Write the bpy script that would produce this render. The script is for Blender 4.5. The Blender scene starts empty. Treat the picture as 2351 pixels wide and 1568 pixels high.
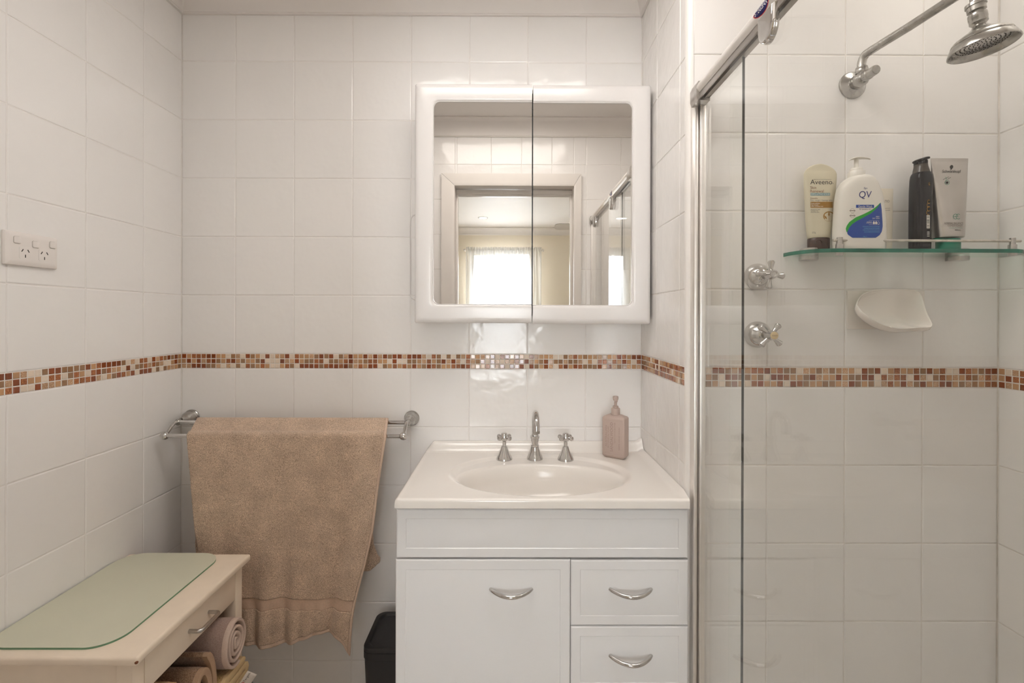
import bpy, bmesh, math, random
from mathutils import Matrix, Vector
random.seed(7)
PI = math.pi
scene = bpy.context.scene
COL = scene.collection

# ------------------------------------------------------------------ camera
H = 1.32                       # camera height above the floor
FPX, CYPX, W, HT = 1102.37, 729.55, 2351.0, 1568.0
YAW, PITCH, ROLL = -0.0041, -0.0008, -0.0026
def _rot():
    c, s = math.cos(YAW), math.sin(YAW); Rz = Matrix(((c, -s, 0), (s, c, 0), (0, 0, 1)))
    c, s = math.cos(PITCH), math.sin(PITCH); Rx = Matrix(((1, 0, 0), (0, c, -s), (0, s, c)))
    c, s = math.cos(ROLL), math.sin(ROLL); Ry = Matrix(((c, 0, s), (0, 1, 0), (-s, 0, c)))
    return Rz @ Rx @ Ry
RC = _rot()
cam_d = bpy.data.cameras.new('camera')
cam = bpy.data.objects.new('camera', cam_d); COL.objects.link(cam)
cam_d.sensor_fit = 'HORIZONTAL'; cam_d.sensor_width = 36.0
cam_d.lens = FPX / W * 36.0
cam_d.shift_y = -(HT / 2 - CYPX) / W
cam_d.clip_start = 0.01
m4 = Matrix.Identity(4)
for i in range(3):
    m4[i][0] = RC[i][0]; m4[i][1] = RC[i][2]; m4[i][2] = -RC[i][1]
m4[2][3] = H
cam.matrix_world = m4
scene.camera = cam

# ------------------------------------------------------------------ world, exposure, large lights
scene.view_settings.view_transform = 'Standard'
scene.view_settings.look = 'None'
scene.view_settings.gamma = 1.0
scene.view_settings.use_curve_mapping = False
scene.view_settings.exposure = 1.42
wd = bpy.data.worlds.new('world'); scene.world = wd
wd.use_nodes = True
wd.node_tree.nodes['Background'].inputs[0].default_value = (0.75, 0.85, 1.0, 1)
wd.node_tree.nodes['Background'].inputs[1].default_value = 1.0
try:
    scene.cycles.max_bounces = 14; scene.cycles.diffuse_bounces = 7; scene.cycles.glossy_bounces = 6
    scene.cycles.transparent_max_bounces = 24; scene.cycles.transmission_bounces = 8
    scene.cycles.sample_clamp_indirect = 6.0
    scene.cycles.use_denoising = True
    scene.cycles.caustics_reflective = True; scene.cycles.caustics_refractive = False
except Exception:
    pass
def area_light(name, loc, target, sx, sy, power, color):
    l = bpy.data.lights.new(name, 'AREA'); l.shape = 'RECTANGLE'; l.size = sx; l.size_y = sy
    l.energy = power; l.color = color
    o = bpy.data.objects.new(name, l); COL.objects.link(o); o.location = loc
    o.rotation_euler = (Vector(target) - Vector(loc)).to_track_quat('-Z', 'Y').to_euler()
    return o
# daylight entering through the bedroom window behind the curtain; then an added fill light at the bedroom side, no window there
wl = area_light('window_daylight', (-0.115, -2.965, 1.33), (0.10, 0, 1.12), 0.66, 1.50, 21, (0.93, 0.97, 1.0))
wl.data.spread = math.radians(75)
area_light('bedroom_side_fill', (2.28, -1.5, 1.45), (0, -1.0, 1.3), 1.8, 1.4, 5, (0.92, 0.97, 1.0))
FILL_PANEL_POWER = 3.1              # emission of the added ceiling fill panel

# ------------------------------------------------------------------ helpers
def ray(u, v):
    return RC @ Vector(((u - W / 2) / FPX, 1.0, (CYPX - v) / FPX))
def at(u, v, Y):
    d = ray(u, v); d = d * (Y / d.y); return Vector((d.x, d.y, d.z + H))
def atx(u, v, X):
    d = ray(u, v); d = d * (X / d.x); return Vector((d.x, d.y, d.z + H))
def atz(u, v, z):
    d = ray(u, v); d = d * ((z - H) / d.z); return Vector((d.x, d.y, z))

def srgb(r, g, b):
    f = lambda c: (c / 255 / 12.92) if c / 255 <= 0.04045 else ((c / 255 + 0.055) / 1.055) ** 2.4
    return (f(r), f(g), f(b), 1)

def new_mat(name):
    m = bpy.data.materials.new(name); m.use_nodes = True
    nt = m.node_tree; b = nt.nodes['Principled BSDF']
    return m, nt, b
def mat(name, col, rough=0.5, metal=0.0, noise=0.0, nscale=20.0, bump=0.0, bscale=60.0, bdist=0.002, rand=0.0, spec=None, coat=0.0, emit=None, estr=0.0, sheen=0.0, detail=3.0, rvar=0.0):
    """principled with a little procedural colour mottling, relief and per-piece variation"""
    m, nt, b = new_mat(name); N = nt.nodes; L = nt.links
    b.inputs['Base Color'].default_value = col
    b.inputs['Roughness'].default_value = rough
    b.inputs['Metallic'].default_value = metal
    if spec is not None: b.inputs['Specular IOR Level'].default_value = spec
    if coat: b.inputs['Coat Weight'].default_value = coat; b.inputs['Coat Roughness'].default_value = 0.05
    if sheen: b.inputs['Sheen Weight'].default_value = sheen; b.inputs['Sheen Roughness'].default_value = 0.5
    if emit: b.inputs['Emission Color'].default_value = emit; b.inputs['Emission Strength'].default_value = estr
    geo = N.new('ShaderNodeNewGeometry')
    if noise or rand:
        hsv = N.new('ShaderNodeHueSaturation'); hsv.inputs['Color'].default_value = col
        add = N.new('ShaderNodeMath'); add.operation = 'ADD'; add.inputs[0].default_value = 1.0; add.inputs[1].default_value = 0.0
        if noise:
            nz = N.new('ShaderNodeTexNoise'); nz.inputs['Scale'].default_value = nscale; nz.inputs['Detail'].default_value = detail
            L.new(geo.outputs['Position'], nz.inputs['Vector'])
            mr = N.new('ShaderNodeMapRange'); mr.inputs[1].default_value = 0.25; mr.inputs[2].default_value = 0.75
            mr.inputs[3].default_value = 1 - noise; mr.inputs[4].default_value = 1 + noise
            L.new(nz.outputs['Fac'], mr.inputs[0]); L.new(mr.outputs[0], add.inputs[0])
        if rand:
            oi = N.new('ShaderNodeObjectInfo'); mr2 = N.new('ShaderNodeMapRange')
            mr2.inputs[3].default_value = -rand; mr2.inputs[4].default_value = rand
            L.new(oi.outputs['Random'], mr2.inputs[0]); L.new(mr2.outputs[0], add.inputs[1])
        L.new(add.outputs[0], hsv.inputs['Value']); L.new(hsv.outputs['Color'], b.inputs['Base Color'])
    if rvar:
        nz3 = N.new('ShaderNodeTexNoise'); nz3.inputs['Scale'].default_value = 40; nz3.inputs['Detail'].default_value = 6
        L.new(geo.outputs['Position'], nz3.inputs['Vector'])
        mr3 = N.new('ShaderNodeMapRange'); mr3.inputs[1].default_value = 0.4; mr3.inputs[2].default_value = 0.7
        mr3.inputs[3].default_value = rough; mr3.inputs[4].default_value = rough + rvar
        L.new(nz3.outputs['Fac'], mr3.inputs[0]); L.new(mr3.outputs[0], b.inputs['Roughness'])
    if bump:
        nz2 = N.new('ShaderNodeTexNoise'); nz2.inputs['Scale'].default_value = bscale; nz2.inputs['Detail'].default_value = 2
        L.new(geo.outputs['Position'], nz2.inputs['Vector'])
        bp = N.new('ShaderNodeBump'); bp.inputs['Strength'].default_value = bump; bp.inputs['Distance'].default_value = bdist
        L.new(nz2.outputs['Fac'], bp.inputs['Height']); L.new(bp.outputs['Normal'], b.inputs['Normal'])
    return m
def terry(name, col, dark, scale=420.0):
    """looped cotton pile: fine cellular relief and a speckle between loop tips and the darker ground weave"""
    m, nt, b = new_mat(name); N = nt.nodes; L = nt.links
    geo = N.new('ShaderNodeNewGeometry')
    vo = N.new('ShaderNodeTexVoronoi'); vo.inputs['Scale'].default_value = scale; vo.inputs['Randomness'].default_value = 1.0
    nz = N.new('ShaderNodeTexNoise'); nz.inputs['Scale'].default_value = scale * 0.7; nz.inputs['Detail'].default_value = 4
    n2 = N.new('ShaderNodeTexNoise'); n2.inputs['Scale'].default_value = 16; n2.inputs['Detail'].default_value = 4
    for n in (vo, nz, n2): L.new(geo.outputs['Position'], n.inputs['Vector'])
    mx = N.new('ShaderNodeMix'); mx.data_type = 'RGBA'
    mx.inputs[6].default_value = dark; mx.inputs[7].default_value = col
    mr = N.new('ShaderNodeMapRange'); mr.inputs[1].default_value = 0.36; mr.inputs[2].default_value = 0.60
    L.new(nz.outputs['Fac'], mr.inputs[0]); L.new(mr.outputs[0], mx.inputs[0])
    hsv = N.new('ShaderNodeHueSaturation'); mr2 = N.new('ShaderNodeMapRange')
    mr2.inputs[1].default_value = 0.3; mr2.inputs[2].default_value = 0.7; mr2.inputs[3].default_value = 0.86; mr2.inputs[4].default_value = 1.12
    L.new(n2.outputs['Fac'], mr2.inputs[0]); L.new(mr2.outputs[0], hsv.inputs['Value']); L.new(mx.outputs[2], hsv.inputs['Color'])
    L.new(hsv.outputs['Color'], b.inputs['Base Color'])
    b.inputs['Roughness'].default_value = 0.95; b.inputs['Specular IOR Level'].default_value = 0.1
    b.inputs['Sheen Weight'].default_value = 0.3
    bp = N.new('ShaderNodeBump'); bp.inputs['Strength'].default_value = 0.8; bp.inputs['Distance'].default_value = 0.0025
    L.new(nz.outputs['Fac'], bp.inputs['Height'])
    bp2 = N.new('ShaderNodeBump'); bp2.inputs['Strength'].default_value = 0.5; bp2.inputs['Distance'].default_value = 0.002; bp2.invert = True
    L.new(vo.outputs['Distance'], bp2.inputs['Height']); L.new(bp.outputs['Normal'], bp2.inputs['Normal'])
    L.new(bp2.outputs['Normal'], b.inputs['Normal'])
    return m
def clear_glass(name, tint, rough=0.0):
    m = bpy.data.materials.new(name); m.use_nodes = True; nt = m.node_tree; N = nt.nodes; L = nt.links
    N.remove(N['Principled BSDF']); out = N['Material Output']
    tr = N.new('ShaderNodeBsdfTransparent'); tr.inputs[0].default_value = tint
    gl = N.new('ShaderNodeBsdfGlossy'); gl.inputs['Roughness'].default_value = rough; gl.inputs[0].default_value = (1, 1, 1, 1)
    lw = N.new('ShaderNodeLayerWeight'); lw.inputs['Blend'].default_value = 0.5
    pw = N.new('ShaderNodeMath'); pw.operation = 'POWER'; pw.inputs[1].default_value = 5.0
    fr = N.new('ShaderNodeMapRange'); fr.inputs[3].default_value = 0.016; fr.inputs[4].default_value = 1.0     # Schlick reflectance of glass
    L.new(lw.outputs['Facing'], pw.inputs[0]); L.new(pw.outputs[0], fr.inputs[0])
    mx = N.new('ShaderNodeMixShader')
    L.new(fr.outputs[0], mx.inputs[0]); L.new(tr.outputs[0], mx.inputs[1]); L.new(gl.outputs[0], mx.inputs[2])
    L.new(mx.outputs[0], out.inputs[0])
    return m
def crackle(name, c1, c2, rough=0.12):
    """foil-backed crackled glass chip"""
    m, nt, b = new_mat(name); N = nt.nodes; L = nt.links
    geo = N.new('ShaderNodeNewGeometry')
    vo = N.new('ShaderNodeTexVoronoi'); vo.inputs['Scale'].default_value = 520
    L.new(geo.outputs['Position'], vo.inputs['Vector'])
    cr = N.new('ShaderNodeValToRGB'); cr.color_ramp.elements[0].color = c1; cr.color_ramp.elements[1].color = c2
    cr.color_ramp.elements[0].position = 0.25; cr.color_ramp.elements[1].position = 0.75
    L.new(vo.outputs['Distance'], cr.inputs[0]); 
    hsv = N.new('ShaderNodeHueSaturation'); oi = N.new('ShaderNodeObjectInfo'); mr = N.new('ShaderNodeMapRange')
    mr.inputs[3].default_value = 0.85; mr.inputs[4].default_value = 1.15
    L.new(oi.outputs['Random'], mr.inputs[0]); L.new(mr.outputs[0], hsv.inputs['Value'])
    L.new(cr.outputs[0], hsv.inputs['Color']); L.new(hsv.outputs[0], b.inputs['Base Color'])
    b.inputs['Roughness'].default_value = rough; b.inputs['Coat Weight'].default_value = 0.5
    bp = N.new('ShaderNodeBump'); bp.inputs['Strength'].default_value = 0.5; bp.inputs['Distance'].default_value = 0.001
    L.new(vo.outputs['Distance'], bp.inputs['Height']); L.new(bp.outputs[0], b.inputs['Normal'])
    return m

M = {}
M['tile'] = mat('glazed_tile', (0.862, 0.843, 0.826, 1), 0.12, rand=0.012, noise=0.008, nscale=5, bump=0.45, bscale=17, bdist=0.004)
M['grout'] = mat('grout', (0.83, 0.80, 0.77, 1), 0.85, noise=0.05, nscale=60)
M['shower_grout'] = mat('shower_grout', (0.79, 0.755, 0.71, 1), 0.85, noise=0.12, nscale=30)
M['paint'] = mat('white_paint', (0.80, 0.765, 0.735, 1), 0.55, noise=0.01, nscale=8)
M['architrave'] = mat('gloss_trim_paint', (0.78, 0.74, 0.70, 1), 0.3, noise=0.015, nscale=14)
M['cream_wall'] = mat('cream_wall_paint', srgb(238, 229, 212), 0.7, noise=0.015, nscale=4)
M['carpet'] = mat('carpet', srgb(176, 166, 154), 0.95, noise=0.2, nscale=200, bump=0.5, bscale=400)
M['floor'] = mat('floor_tile', srgb(212, 204, 196), 0.3, noise=0.06, nscale=6)
M['pvc'] = mat('white_edge_trim', (0.84, 0.81, 0.78, 1), 0.25, noise=0.01)
M['vanity'] = mat('white_lacquer', (0.815, 0.81, 0.815, 1), 0.16, noise=0.006, nscale=6)
M['cabinet'] = mat('white_moulded_plastic', (0.76, 0.735, 0.72, 1), 0.18, noise=0.006, nscale=6)
M['carcass'] = mat('white_melamine', (0.78, 0.76, 0.74, 1), 0.4, noise=0.01)
M['dark'] = mat('dark_gap', (0.02, 0.02, 0.02, 1), 0.8)
M['basin'] = mat('cultured_marble', (0.84, 0.80, 0.755, 1), 0.15, noise=0.008, nscale=5, coat=0.1)
M['ceramic'] = mat('glazed_ceramic', (0.82, 0.77, 0.72, 1), 0.12, noise=0.01, nscale=10)
M['chrome'] = mat('chrome', (0.62, 0.605, 0.59, 1), 0.07, 1.0, noise=0.08, nscale=50, rvar=0.08)
M['worn_chrome'] = mat('limescaled_chrome', (0.44, 0.425, 0.40, 1), 0.22, 1.0, noise=0.18, nscale=45, bump=0.15, bscale=150, bdist=0.0006, rvar=0.15)
M['steel'] = mat('brushed_steel', (0.56, 0.54, 0.52, 1), 0.3, 1.0, noise=0.12, nscale=90)
M['dull_steel'] = mat('stained_steel', (0.60, 0.56, 0.50, 1), 0.4, 0.8, noise=0.25, nscale=60)
M['alu'] = mat('polished_aluminium', (0.86, 0.83, 0.80, 1), 0.42, 1.0, noise=0.03, nscale=30)
M['rail_face'] = mat('satin_rail_face', (0.88, 0.85, 0.82, 1), 0.3, 0.55, noise=0.02, nscale=30)
M['alu_dark'] = mat('aluminium_channel', (0.42, 0.40, 0.38, 1), 0.3, 1.0, noise=0.05, nscale=30)
M['mirror'] = mat('silvered_mirror', (0.80, 0.785, 0.765, 1), 0.0, 1.0, noise=0.004, nscale=4)
M['glass'] = clear_glass('screen_glass', (0.992, 0.998, 0.992, 1))
M['glass_shelf'] = clear_glass('shelf_glass', (0.88, 0.96, 0.92, 1))
M['glass_edge'] = mat('green_glass_edge', (0.001, 0.004, 0.004, 1), 0.3, noise=0.3, nscale=30)
M['shelf_edge'] = mat('green_shelf_edge', (0.012, 0.16, 0.105, 1), 0.12, noise=0.35, nscale=25)
M['frosted'] = mat('frosted_green_glass', srgb(212, 211, 190), 0.38, noise=0.02, nscale=9, bump=0.25, bscale=500, bdist=0.0006, spec=0.6)
M['frosted_edge'] = mat('frosted_glass_edge', srgb(104, 142, 112), 0.25, noise=0.1, nscale=30)
M['cream_paint'] = mat('aged_cream_paint', srgb(238, 222, 202), 0.45, noise=0.035, nscale=18, bump=0.08, bscale=30, bdist=0.001)
M['chip'] = mat('bare_wood_chip', srgb(120, 70, 40), 0.8, noise=0.2)
M['towel'] = terry('tan_terry', srgb(242, 217, 193), srgb(174, 143, 118), 850)
M['towel_flat'] = mat('tan_flat_weave', srgb(204, 176, 154), 0.9, noise=0.10, nscale=240, bump=0.5, bscale=500, bdist=0.001, sheen=0.2)
M['towel_edge'] = mat('tan_selvedge', srgb(212, 186, 166), 0.9, noise=0.10, nscale=300, bump=0.4, bscale=400, bdist=0.001)
M['mauve'] = terry('mauve_terry', srgb(188, 162, 150), srgb(158, 132, 122), 950)
M['mauve_edge'] = mat('mauve_hem', srgb(206, 184, 170), 0.9, noise=0.06, nscale=300, bump=0.3, bscale=500, bdist=0.001)
M['gold_terry'] = terry('golden_tan_terry', srgb(222, 180, 124), srgb(156, 118, 76), 650)
M['taupe_terry'] = terry('taupe_terry', srgb(176, 144, 116), srgb(138, 106, 82), 600)
M['mustard_terry'] = terry('mustard_terry', srgb(222, 190, 136), srgb(172, 136, 84), 650)
M['grey_terry'] = terry('charcoal_terry', srgb(96, 88, 80), srgb(56, 50, 44), 320)
M['black'] = mat('black_plastic', (0.016, 0.015, 0.016, 1), 0.42, noise=0.1, nscale=40, bump=0.15, bscale=200, bdist=0.0006)
M['outlet'] = mat('white_switch_plastic', (0.80, 0.755, 0.72, 1), 0.35, noise=0.005)
M['slot'] = mat('socket_slot', (0.03, 0.025, 0.02, 1), 0.7)
M['soap_pink'] = mat('dusty_pink_plastic', srgb(186, 167, 157), 0.45, noise=0.012, nscale=30)
M['soap_text'] = mat('embossed_pink', srgb(160, 138, 128), 0.5, noise=0.01)
M['tube_cream'] = mat('cream_tube', srgb(214, 206, 182), 0.35, noise=0.012, nscale=20)
M['brown_cap'] = mat('brown_cap', srgb(58, 30, 18), 0.25, noise=0.25, nscale=60)
M['white_plastic'] = mat('white_bottle_plastic', srgb(232, 228, 220), 0.3, noise=0.006)
M['white_tube'] = mat('white_tube_plastic', srgb(218, 210, 194), 0.35, noise=0.01)
M['black_gloss'] = mat('black_gloss_bottle', (0.006, 0.005, 0.007, 1), 0.14, noise=0.4, nscale=90, spec=0.3)
M['smoke_cap'] = mat('smoky_cap', srgb(72, 64, 56), 0.25, noise=0.1)
M['silver'] = mat('silver_tube', (0.56, 0.53, 0.50, 1), 0.30, 0.92, noise=0.05, nscale=20)
M['green_cap'] = mat('teal_cap', srgb(32, 128, 104), 0.3, noise=0.05)
M['ink_black'] = mat('black_ink', srgb(30, 26, 24), 0.5)
M['ink_brown'] = mat('brown_ink', srgb(130, 84, 40), 0.5)
M['ink_gold'] = mat('gold_ink', srgb(160, 116, 30), 0.4, noise=0.05)
M['ink_grey'] = mat('grey_ink', srgb(120, 112, 100), 0.5)
M['ink_teal'] = mat('blue_grey_ink', srgb(112, 156, 164), 0.5)
M['ink_white'] = mat('white_ink', srgb(236, 232, 224), 0.5)
M['ink_blue'] = mat('royal_blue_ink', srgb(20, 70, 160), 0.4, noise=0.03)
M['ink_navy'] = mat('navy_ink', srgb(30, 40, 110), 0.4)
M['ink_green'] = mat('green_ink', srgb(20, 160, 40), 0.4)
M['ink_cyan'] = mat('pale_blue_ink', srgb(110, 190, 225), 0.4)
M['ink_teal_green'] = mat('teal_ink', srgb(50, 130, 104), 0.5)
M['ink_red'] = mat('red_ink', srgb(190, 30, 40), 0.5)
M['cream_disc'] = mat('cream_tap_disc', srgb(222, 200, 156), 0.4, noise=0.03)
M['label_cloth'] = mat('white_label_cloth', srgb(224, 214, 204), 0.85, noise=0.03, nscale=200)
M['badge_blue'] = mat('badge_blue', srgb(28, 24, 92), 0.25)
M['fan'] = mat('fan_blade', srgb(206, 200, 192), 0.4, noise=0.01)
M['fill_panel_glass'] = mat('opal_fill_panel_glass', (0.9, 0.88, 0.84, 1), 0.3, emit=(1.0, 0.95, 0.90, 1), estr=FILL_PANEL_POWER)
M['downlight_glass'] = mat('downlight_lens', (0.9, 0.9, 0.9, 1), 0.3, emit=(1.0, 0.97, 0.93, 1), estr=6.0)
M['shower_fill'] = mat('shower_fill_lens', (0.9, 0.9, 0.9, 1), 0.3, emit=(1.0, 0.93, 0.85, 1), estr=6.5)  # glow of the added fill light over the shower
# mosaic chips
MOS = [mat('amber_glass_chip', srgb(136, 66, 26), 0.08, rand=0.14, noise=0.1, nscale=300, coat=0.6),
       mat('tan_glass_chip', srgb(190, 146, 104), 0.08, rand=0.10, noise=0.06, nscale=300, coat=0.6),
       mat('taupe_glass_chip', srgb(152, 114, 80), 0.08, rand=0.10, noise=0.06, nscale=300, coat=0.6),
       crackle('crackled_amber_chip', srgb(130, 64, 26), srgb(184, 118, 70)),
       crackle('crackled_tan_chip', srgb(172, 128, 90), srgb(214, 178, 144)),
       mat('cream_stone_chip', srgb(222, 205, 186), 0.4, rand=0.05, noise=0.05, nscale=200)]
MOS_W = [0.22, 0.20, 0.20, 0.15, 0.12, 0.11]
def curtain_mat():
    m = bpy.data.materials.new('sheer_curtain'); m.use_nodes = True; nt = m.node_tree; N = nt.nodes; L = nt.links
    N.remove(N['Principled BSDF']); out = N['Material Output']
    d = N.new('ShaderNodeBsdfDiffuse'); d.inputs[0].default_value = (0.86, 0.84, 0.81, 1)
    t = N.new('ShaderNodeBsdfTranslucent'); t.inputs[0].default_value = (0.9, 0.9, 0.89, 1)
    tr = N.new('ShaderNodeBsdfTransparent')
    a = N.new('ShaderNodeMixShader'); a.inputs[0].default_value = 0.6
    b = N.new('ShaderNodeMixShader')
    geo = N.new('ShaderNodeNewGeometry'); wv = N.new('ShaderNodeTexNoise'); wv.inputs['Scale'].default_value = 300
    L.new(geo.outputs['Position'], wv.inputs['Vector'])
    mr = N.new('ShaderNodeMapRange'); mr.inputs[3].default_value = 0.0; mr.inputs[4].default_value = 0.04
    L.new(wv.outputs['Fac'], mr.inputs[0]); L.new(mr.outputs[0], b.inputs[0])
    L.new(d.outputs[0], a.inputs[1]); L.new(t.outputs[0], a.inputs[2])
    L.new(a.outputs[0], b.inputs[1]); L.new(tr.outputs[0], b.inputs[2]); L.new(b.outputs[0], out.inputs[0])
    return m
M['curtain'] = curtain_mat()

WLOC = {}                                     # world location of things (Empties), so parts can be written in world coordinates
def thing(name, label, cat, loc=(0, 0, 0), group=None):
    o = bpy.data.objects.new(name, None); COL.objects.link(o)
    o.location = loc; o.empty_display_size = 0.03
    o['label'] = label; o['category'] = cat
    if group: o['group'] = group
    WLOC[o.name] = Vector(loc)
    return o
def tag(o, label, cat, group=None):
    o['label'] = label; o['category'] = cat
    if group: o['group'] = group
    return o
MARKS = {}
def finish(name, bm, m, parent=None, smooth=True, angle=40, kind=None, origin=None):
    """link a bmesh (in world coordinates) as one mesh object; children are written relative to their parent"""
    marks = MARKS.pop(id(bm), [])
    if len(marks) > 1 or (marks and marks[0][1] - marks[0][0] < len(bm.verts)):       # every line of writing becomes a part of its own
        bm.verts.ensure_lookup_table(); bm.verts.index_update(); groups = [set(range(a, b)) for a, b in marks]
        rest = set(range(len(bm.verts))) - set().union(*groups); out = None
        for gset in groups + ([rest] if rest else []):
            nb = bmesh.new(); mp = {i: nb.verts.new(bm.verts[i].co) for i in sorted(gset)}
            for f in bm.faces:
                if f.verts[0].index in gset: nb.faces.new([mp[v.index] for v in f.verts])
            o = finish(name if gset is not rest else 'printed_mark', nb, m, parent, smooth, angle, kind, origin); out = out or o
        bm.free(); return out
    me = bpy.data.meshes.new(name)
    bmesh.ops.recalc_face_normals(bm, faces=bm.faces)
    off = Vector((0, 0, 0))
    if parent is not None: off = WLOC.get(parent.name, Vector((0, 0, 0)))
    elif origin is not None: off = Vector(origin)
    if off.length: bmesh.ops.translate(bm, vec=-off, verts=bm.verts)
    bm.to_mesh(me); bm.free()
    ms = m if isinstance(m, (list, tuple)) else [m]
    for x in ms: me.materials.append(x)
    if smooth:
        for p in me.polygons: p.use_smooth = True
        me.set_sharp_from_angle(angle=math.radians(angle))
    o = bpy.data.objects.new(name, me); COL.objects.link(o)
    if parent is not None:
        o.parent = parent; WLOC[o.name] = off
    elif origin is not None:
        o.location = off; WLOC[o.name] = off
    if kind: o['kind'] = kind
    return o
BM = bmesh.new
def box(bm, x0, x1, y0, y1, z0, z1, bev=0.0, seg=2):
    r = bmesh.ops.create_cube(bm, size=1.0, matrix=Matrix.Translation(((x0 + x1) / 2, (y0 + y1) / 2, (z0 + z1) / 2)) @ Matrix.Diagonal((abs(x1 - x0), abs(y1 - y0), abs(z1 - z0), 1)))
    if bev:
        es = list({e for v in r['verts'] for e in v.link_edges})
        bmesh.ops.bevel(bm, geom=es, offset=bev, segments=seg, profile=0.5, affect='EDGES')
def loft(bm, loops, closed=True, cap0=False, cap1=False, mi=0):
    vs = [[bm.verts.new(p) for p in lp] for lp in loops]
    n = len(vs[0])
    for a, b in zip(vs[:-1], vs[1:]):
        for i in range(n if closed else n - 1):
            j = (i + 1) % n
            f = bm.faces.new((a[i], a[j], b[j], b[i])); f.material_index = mi
    if cap0: bm.faces.new(vs[0]).material_index = mi
    if cap1: bm.faces.new(list(reversed(vs[-1]))).material_index = mi
    return vs
def axis_matrix(o, d, up=(0, 0, 1)):
    z = Vector(d).normalized(); u = Vector(up)
    if abs(z.dot(u)) > 0.99: u = Vector((0, 1, 0))
    x = u.cross(z).normalized(); y = z.cross(x)
    m = Matrix.Identity(4)
    for i in range(3): m[i][0] = x[i]; m[i][1] = y[i]; m[i][2] = z[i]; m[i][3] = Vector(o)[i]
    return m
def lathe(bm, prof, o, d=(0, 0, 1), n=32, cap0=True, cap1=True):
    """revolve a profile of (radius, height) about the axis d through o"""
    m = axis_matrix(o, d)
    loops = [[m @ Vector((max(r, 1e-5) * math.cos(2 * PI * i / n), max(r, 1e-5) * math.sin(2 * PI * i / n), h)) for i in range(n)] for r, h in prof]
    loft(bm, loops, True, cap0, cap1)
def smooth_path(pts, k=8):
    p = [Vector(q) for q in pts]; out = []
    for i in range(len(p) - 1):
        a = p[max(i - 1, 0)]; b = p[i]; c = p[i + 1]; d = p[min(i + 2, len(p) - 1)]
        for t in range(k):
            s = t / k
            out.append(0.5 * ((2 * b) + (c - a) * s + (2 * a - 5 * b + 4 * c - d) * s * s + (3 * b - a - 3 * c + d) * s ** 3))
    out.append(p[-1]); return out
def tube(bm, pts, r, n=14, cap=True, round_end=False):
    P = [Vector(p) for p in pts]; R = r if isinstance(r, (list, tuple)) else [r] * len(P)
    loops = []; prev = None
    for i, p in enumerate(P):
        t = (P[min(i + 1, len(P) - 1)] - P[max(i - 1, 0)]).normalized()
        if prev is None:
            u = Vector((0, 0, 1)) if abs(t.z) < 0.9 else Vector((0, 1, 0))
            x = u.cross(t).normalized()
        else:
            x = (prev - t * prev.dot(t)).normalized()
        prev = x; y = t.cross(x)
        loops.append([p + (x * math.cos(2 * PI * k / n) + y * math.sin(2 * PI * k / n)) * R[i] for k in range(n)])
    loft(bm, loops, True, cap, cap)
def ball(bm, c, r, n=20, sq=(1, 1, 1)):
    bmesh.ops.create_uvsphere(bm, u_segments=n, v_segments=max(8, n * 2 // 3), radius=1.0,
                              matrix=Matrix.Translation(c) @ Matrix.Diagonal((r * sq[0], r * sq[1], r * sq[2], 1)))
def rrect(x0, x1, z0, z1, r, k=6):
    out = []
    for cx, cz, a0 in ((x1 - r, z1 - r, 0), (x0 + r, z1 - r, 90), (x0 + r, z0 + r, 180), (x1 - r, z0 + r, 270)):
        for i in range(k + 1):
            a = math.radians(a0 + 90 * i / k); out.append((cx + r * math.cos(a), cz + r * math.sin(a)))
    return out
def rings(bm, x0, x1, z0, z1, prof, place, r=0.0, k=5, back=None):
    """nested (rounded) rectangles: prof is a list of (inset, depth); place(a, b, depth) gives the point"""
    loops = []
    for ins, dep in prof:
        rr = max(r - ins, 0.0008) if r else 0.0
        lp = rrect(x0 + ins, x1 - ins, z0 + ins, z1 - ins, rr, k) if r else [(x1 - ins, z1 - ins), (x0 + ins, z1 - ins), (x0 + ins, z0 + ins), (x1 - ins, z0 + ins)]
        loops.append([place(a, b, dep) for a, b in lp])
    loft(bm, loops, True, True, True)
def poly(bm, pts):
    try: return bm.faces.new([bm.verts.new(p) for p in pts])
    except ValueError: return None
def slab_poly(bm, pts, d):
    """an outline given thickness along d"""
    d = Vector(d); a = [Vector(p) for p in pts]
    loft(bm, [a, [p + d for p in a]], True, True, True)

_TXT = {}
def text_geo(s):
    """flat glyph outlines of a string, normalised to width 1 and height 1 (cached)"""
    if s in _TXT: return _TXT[s]
    c = bpy.data.curves.new('t', 'FONT'); c.body = s; c.resolution_u = 3
    o = bpy.data.objects.new('t', c); COL.objects.link(o)
    dg = bpy.context.evaluated_depsgraph_get()
    me = bpy.data.meshes.new_from_object(o.evaluated_get(dg))
    v = [(p.co.x, p.co.y) for p in me.vertices]; f = [tuple(p.vertices) for p in me.polygons]
    bpy.data.objects.remove(o); bpy.data.curves.remove(c); bpy.data.meshes.remove(me)
    xs = [p[0] for p in v]; ys = [p[1] for p in v]
    x0, x1, y0, y1 = min(xs), max(xs), min(ys), max(ys)
    v = [((a - x0) / (x1 - x0), (b - y0) / max(y1 - y0, 1e-6)) for a, b in v]
    _TXT[s] = (v, f); return _TXT[s]
def put_text(bm, s, u0, u1, v0, v1, place, skew=0.0):
    """glyphs of s stretched over the rectangle u0..u1, v0 (top)..v1 (bottom); place(u, v) gives the point on the surface"""
    v, f = text_geo(s); n0 = len(bm.verts)
    vs = [bm.verts.new(place(u0 + (u1 - u0) * (a + skew * b), v1 + (v0 - v1) * b)) for a, b in v]
    for q in f:
        try: bm.faces.new([vs[i] for i in q])
        except ValueError: pass
    MARKS.setdefault(id(bm), []).append((n0, len(bm.verts)))

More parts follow.
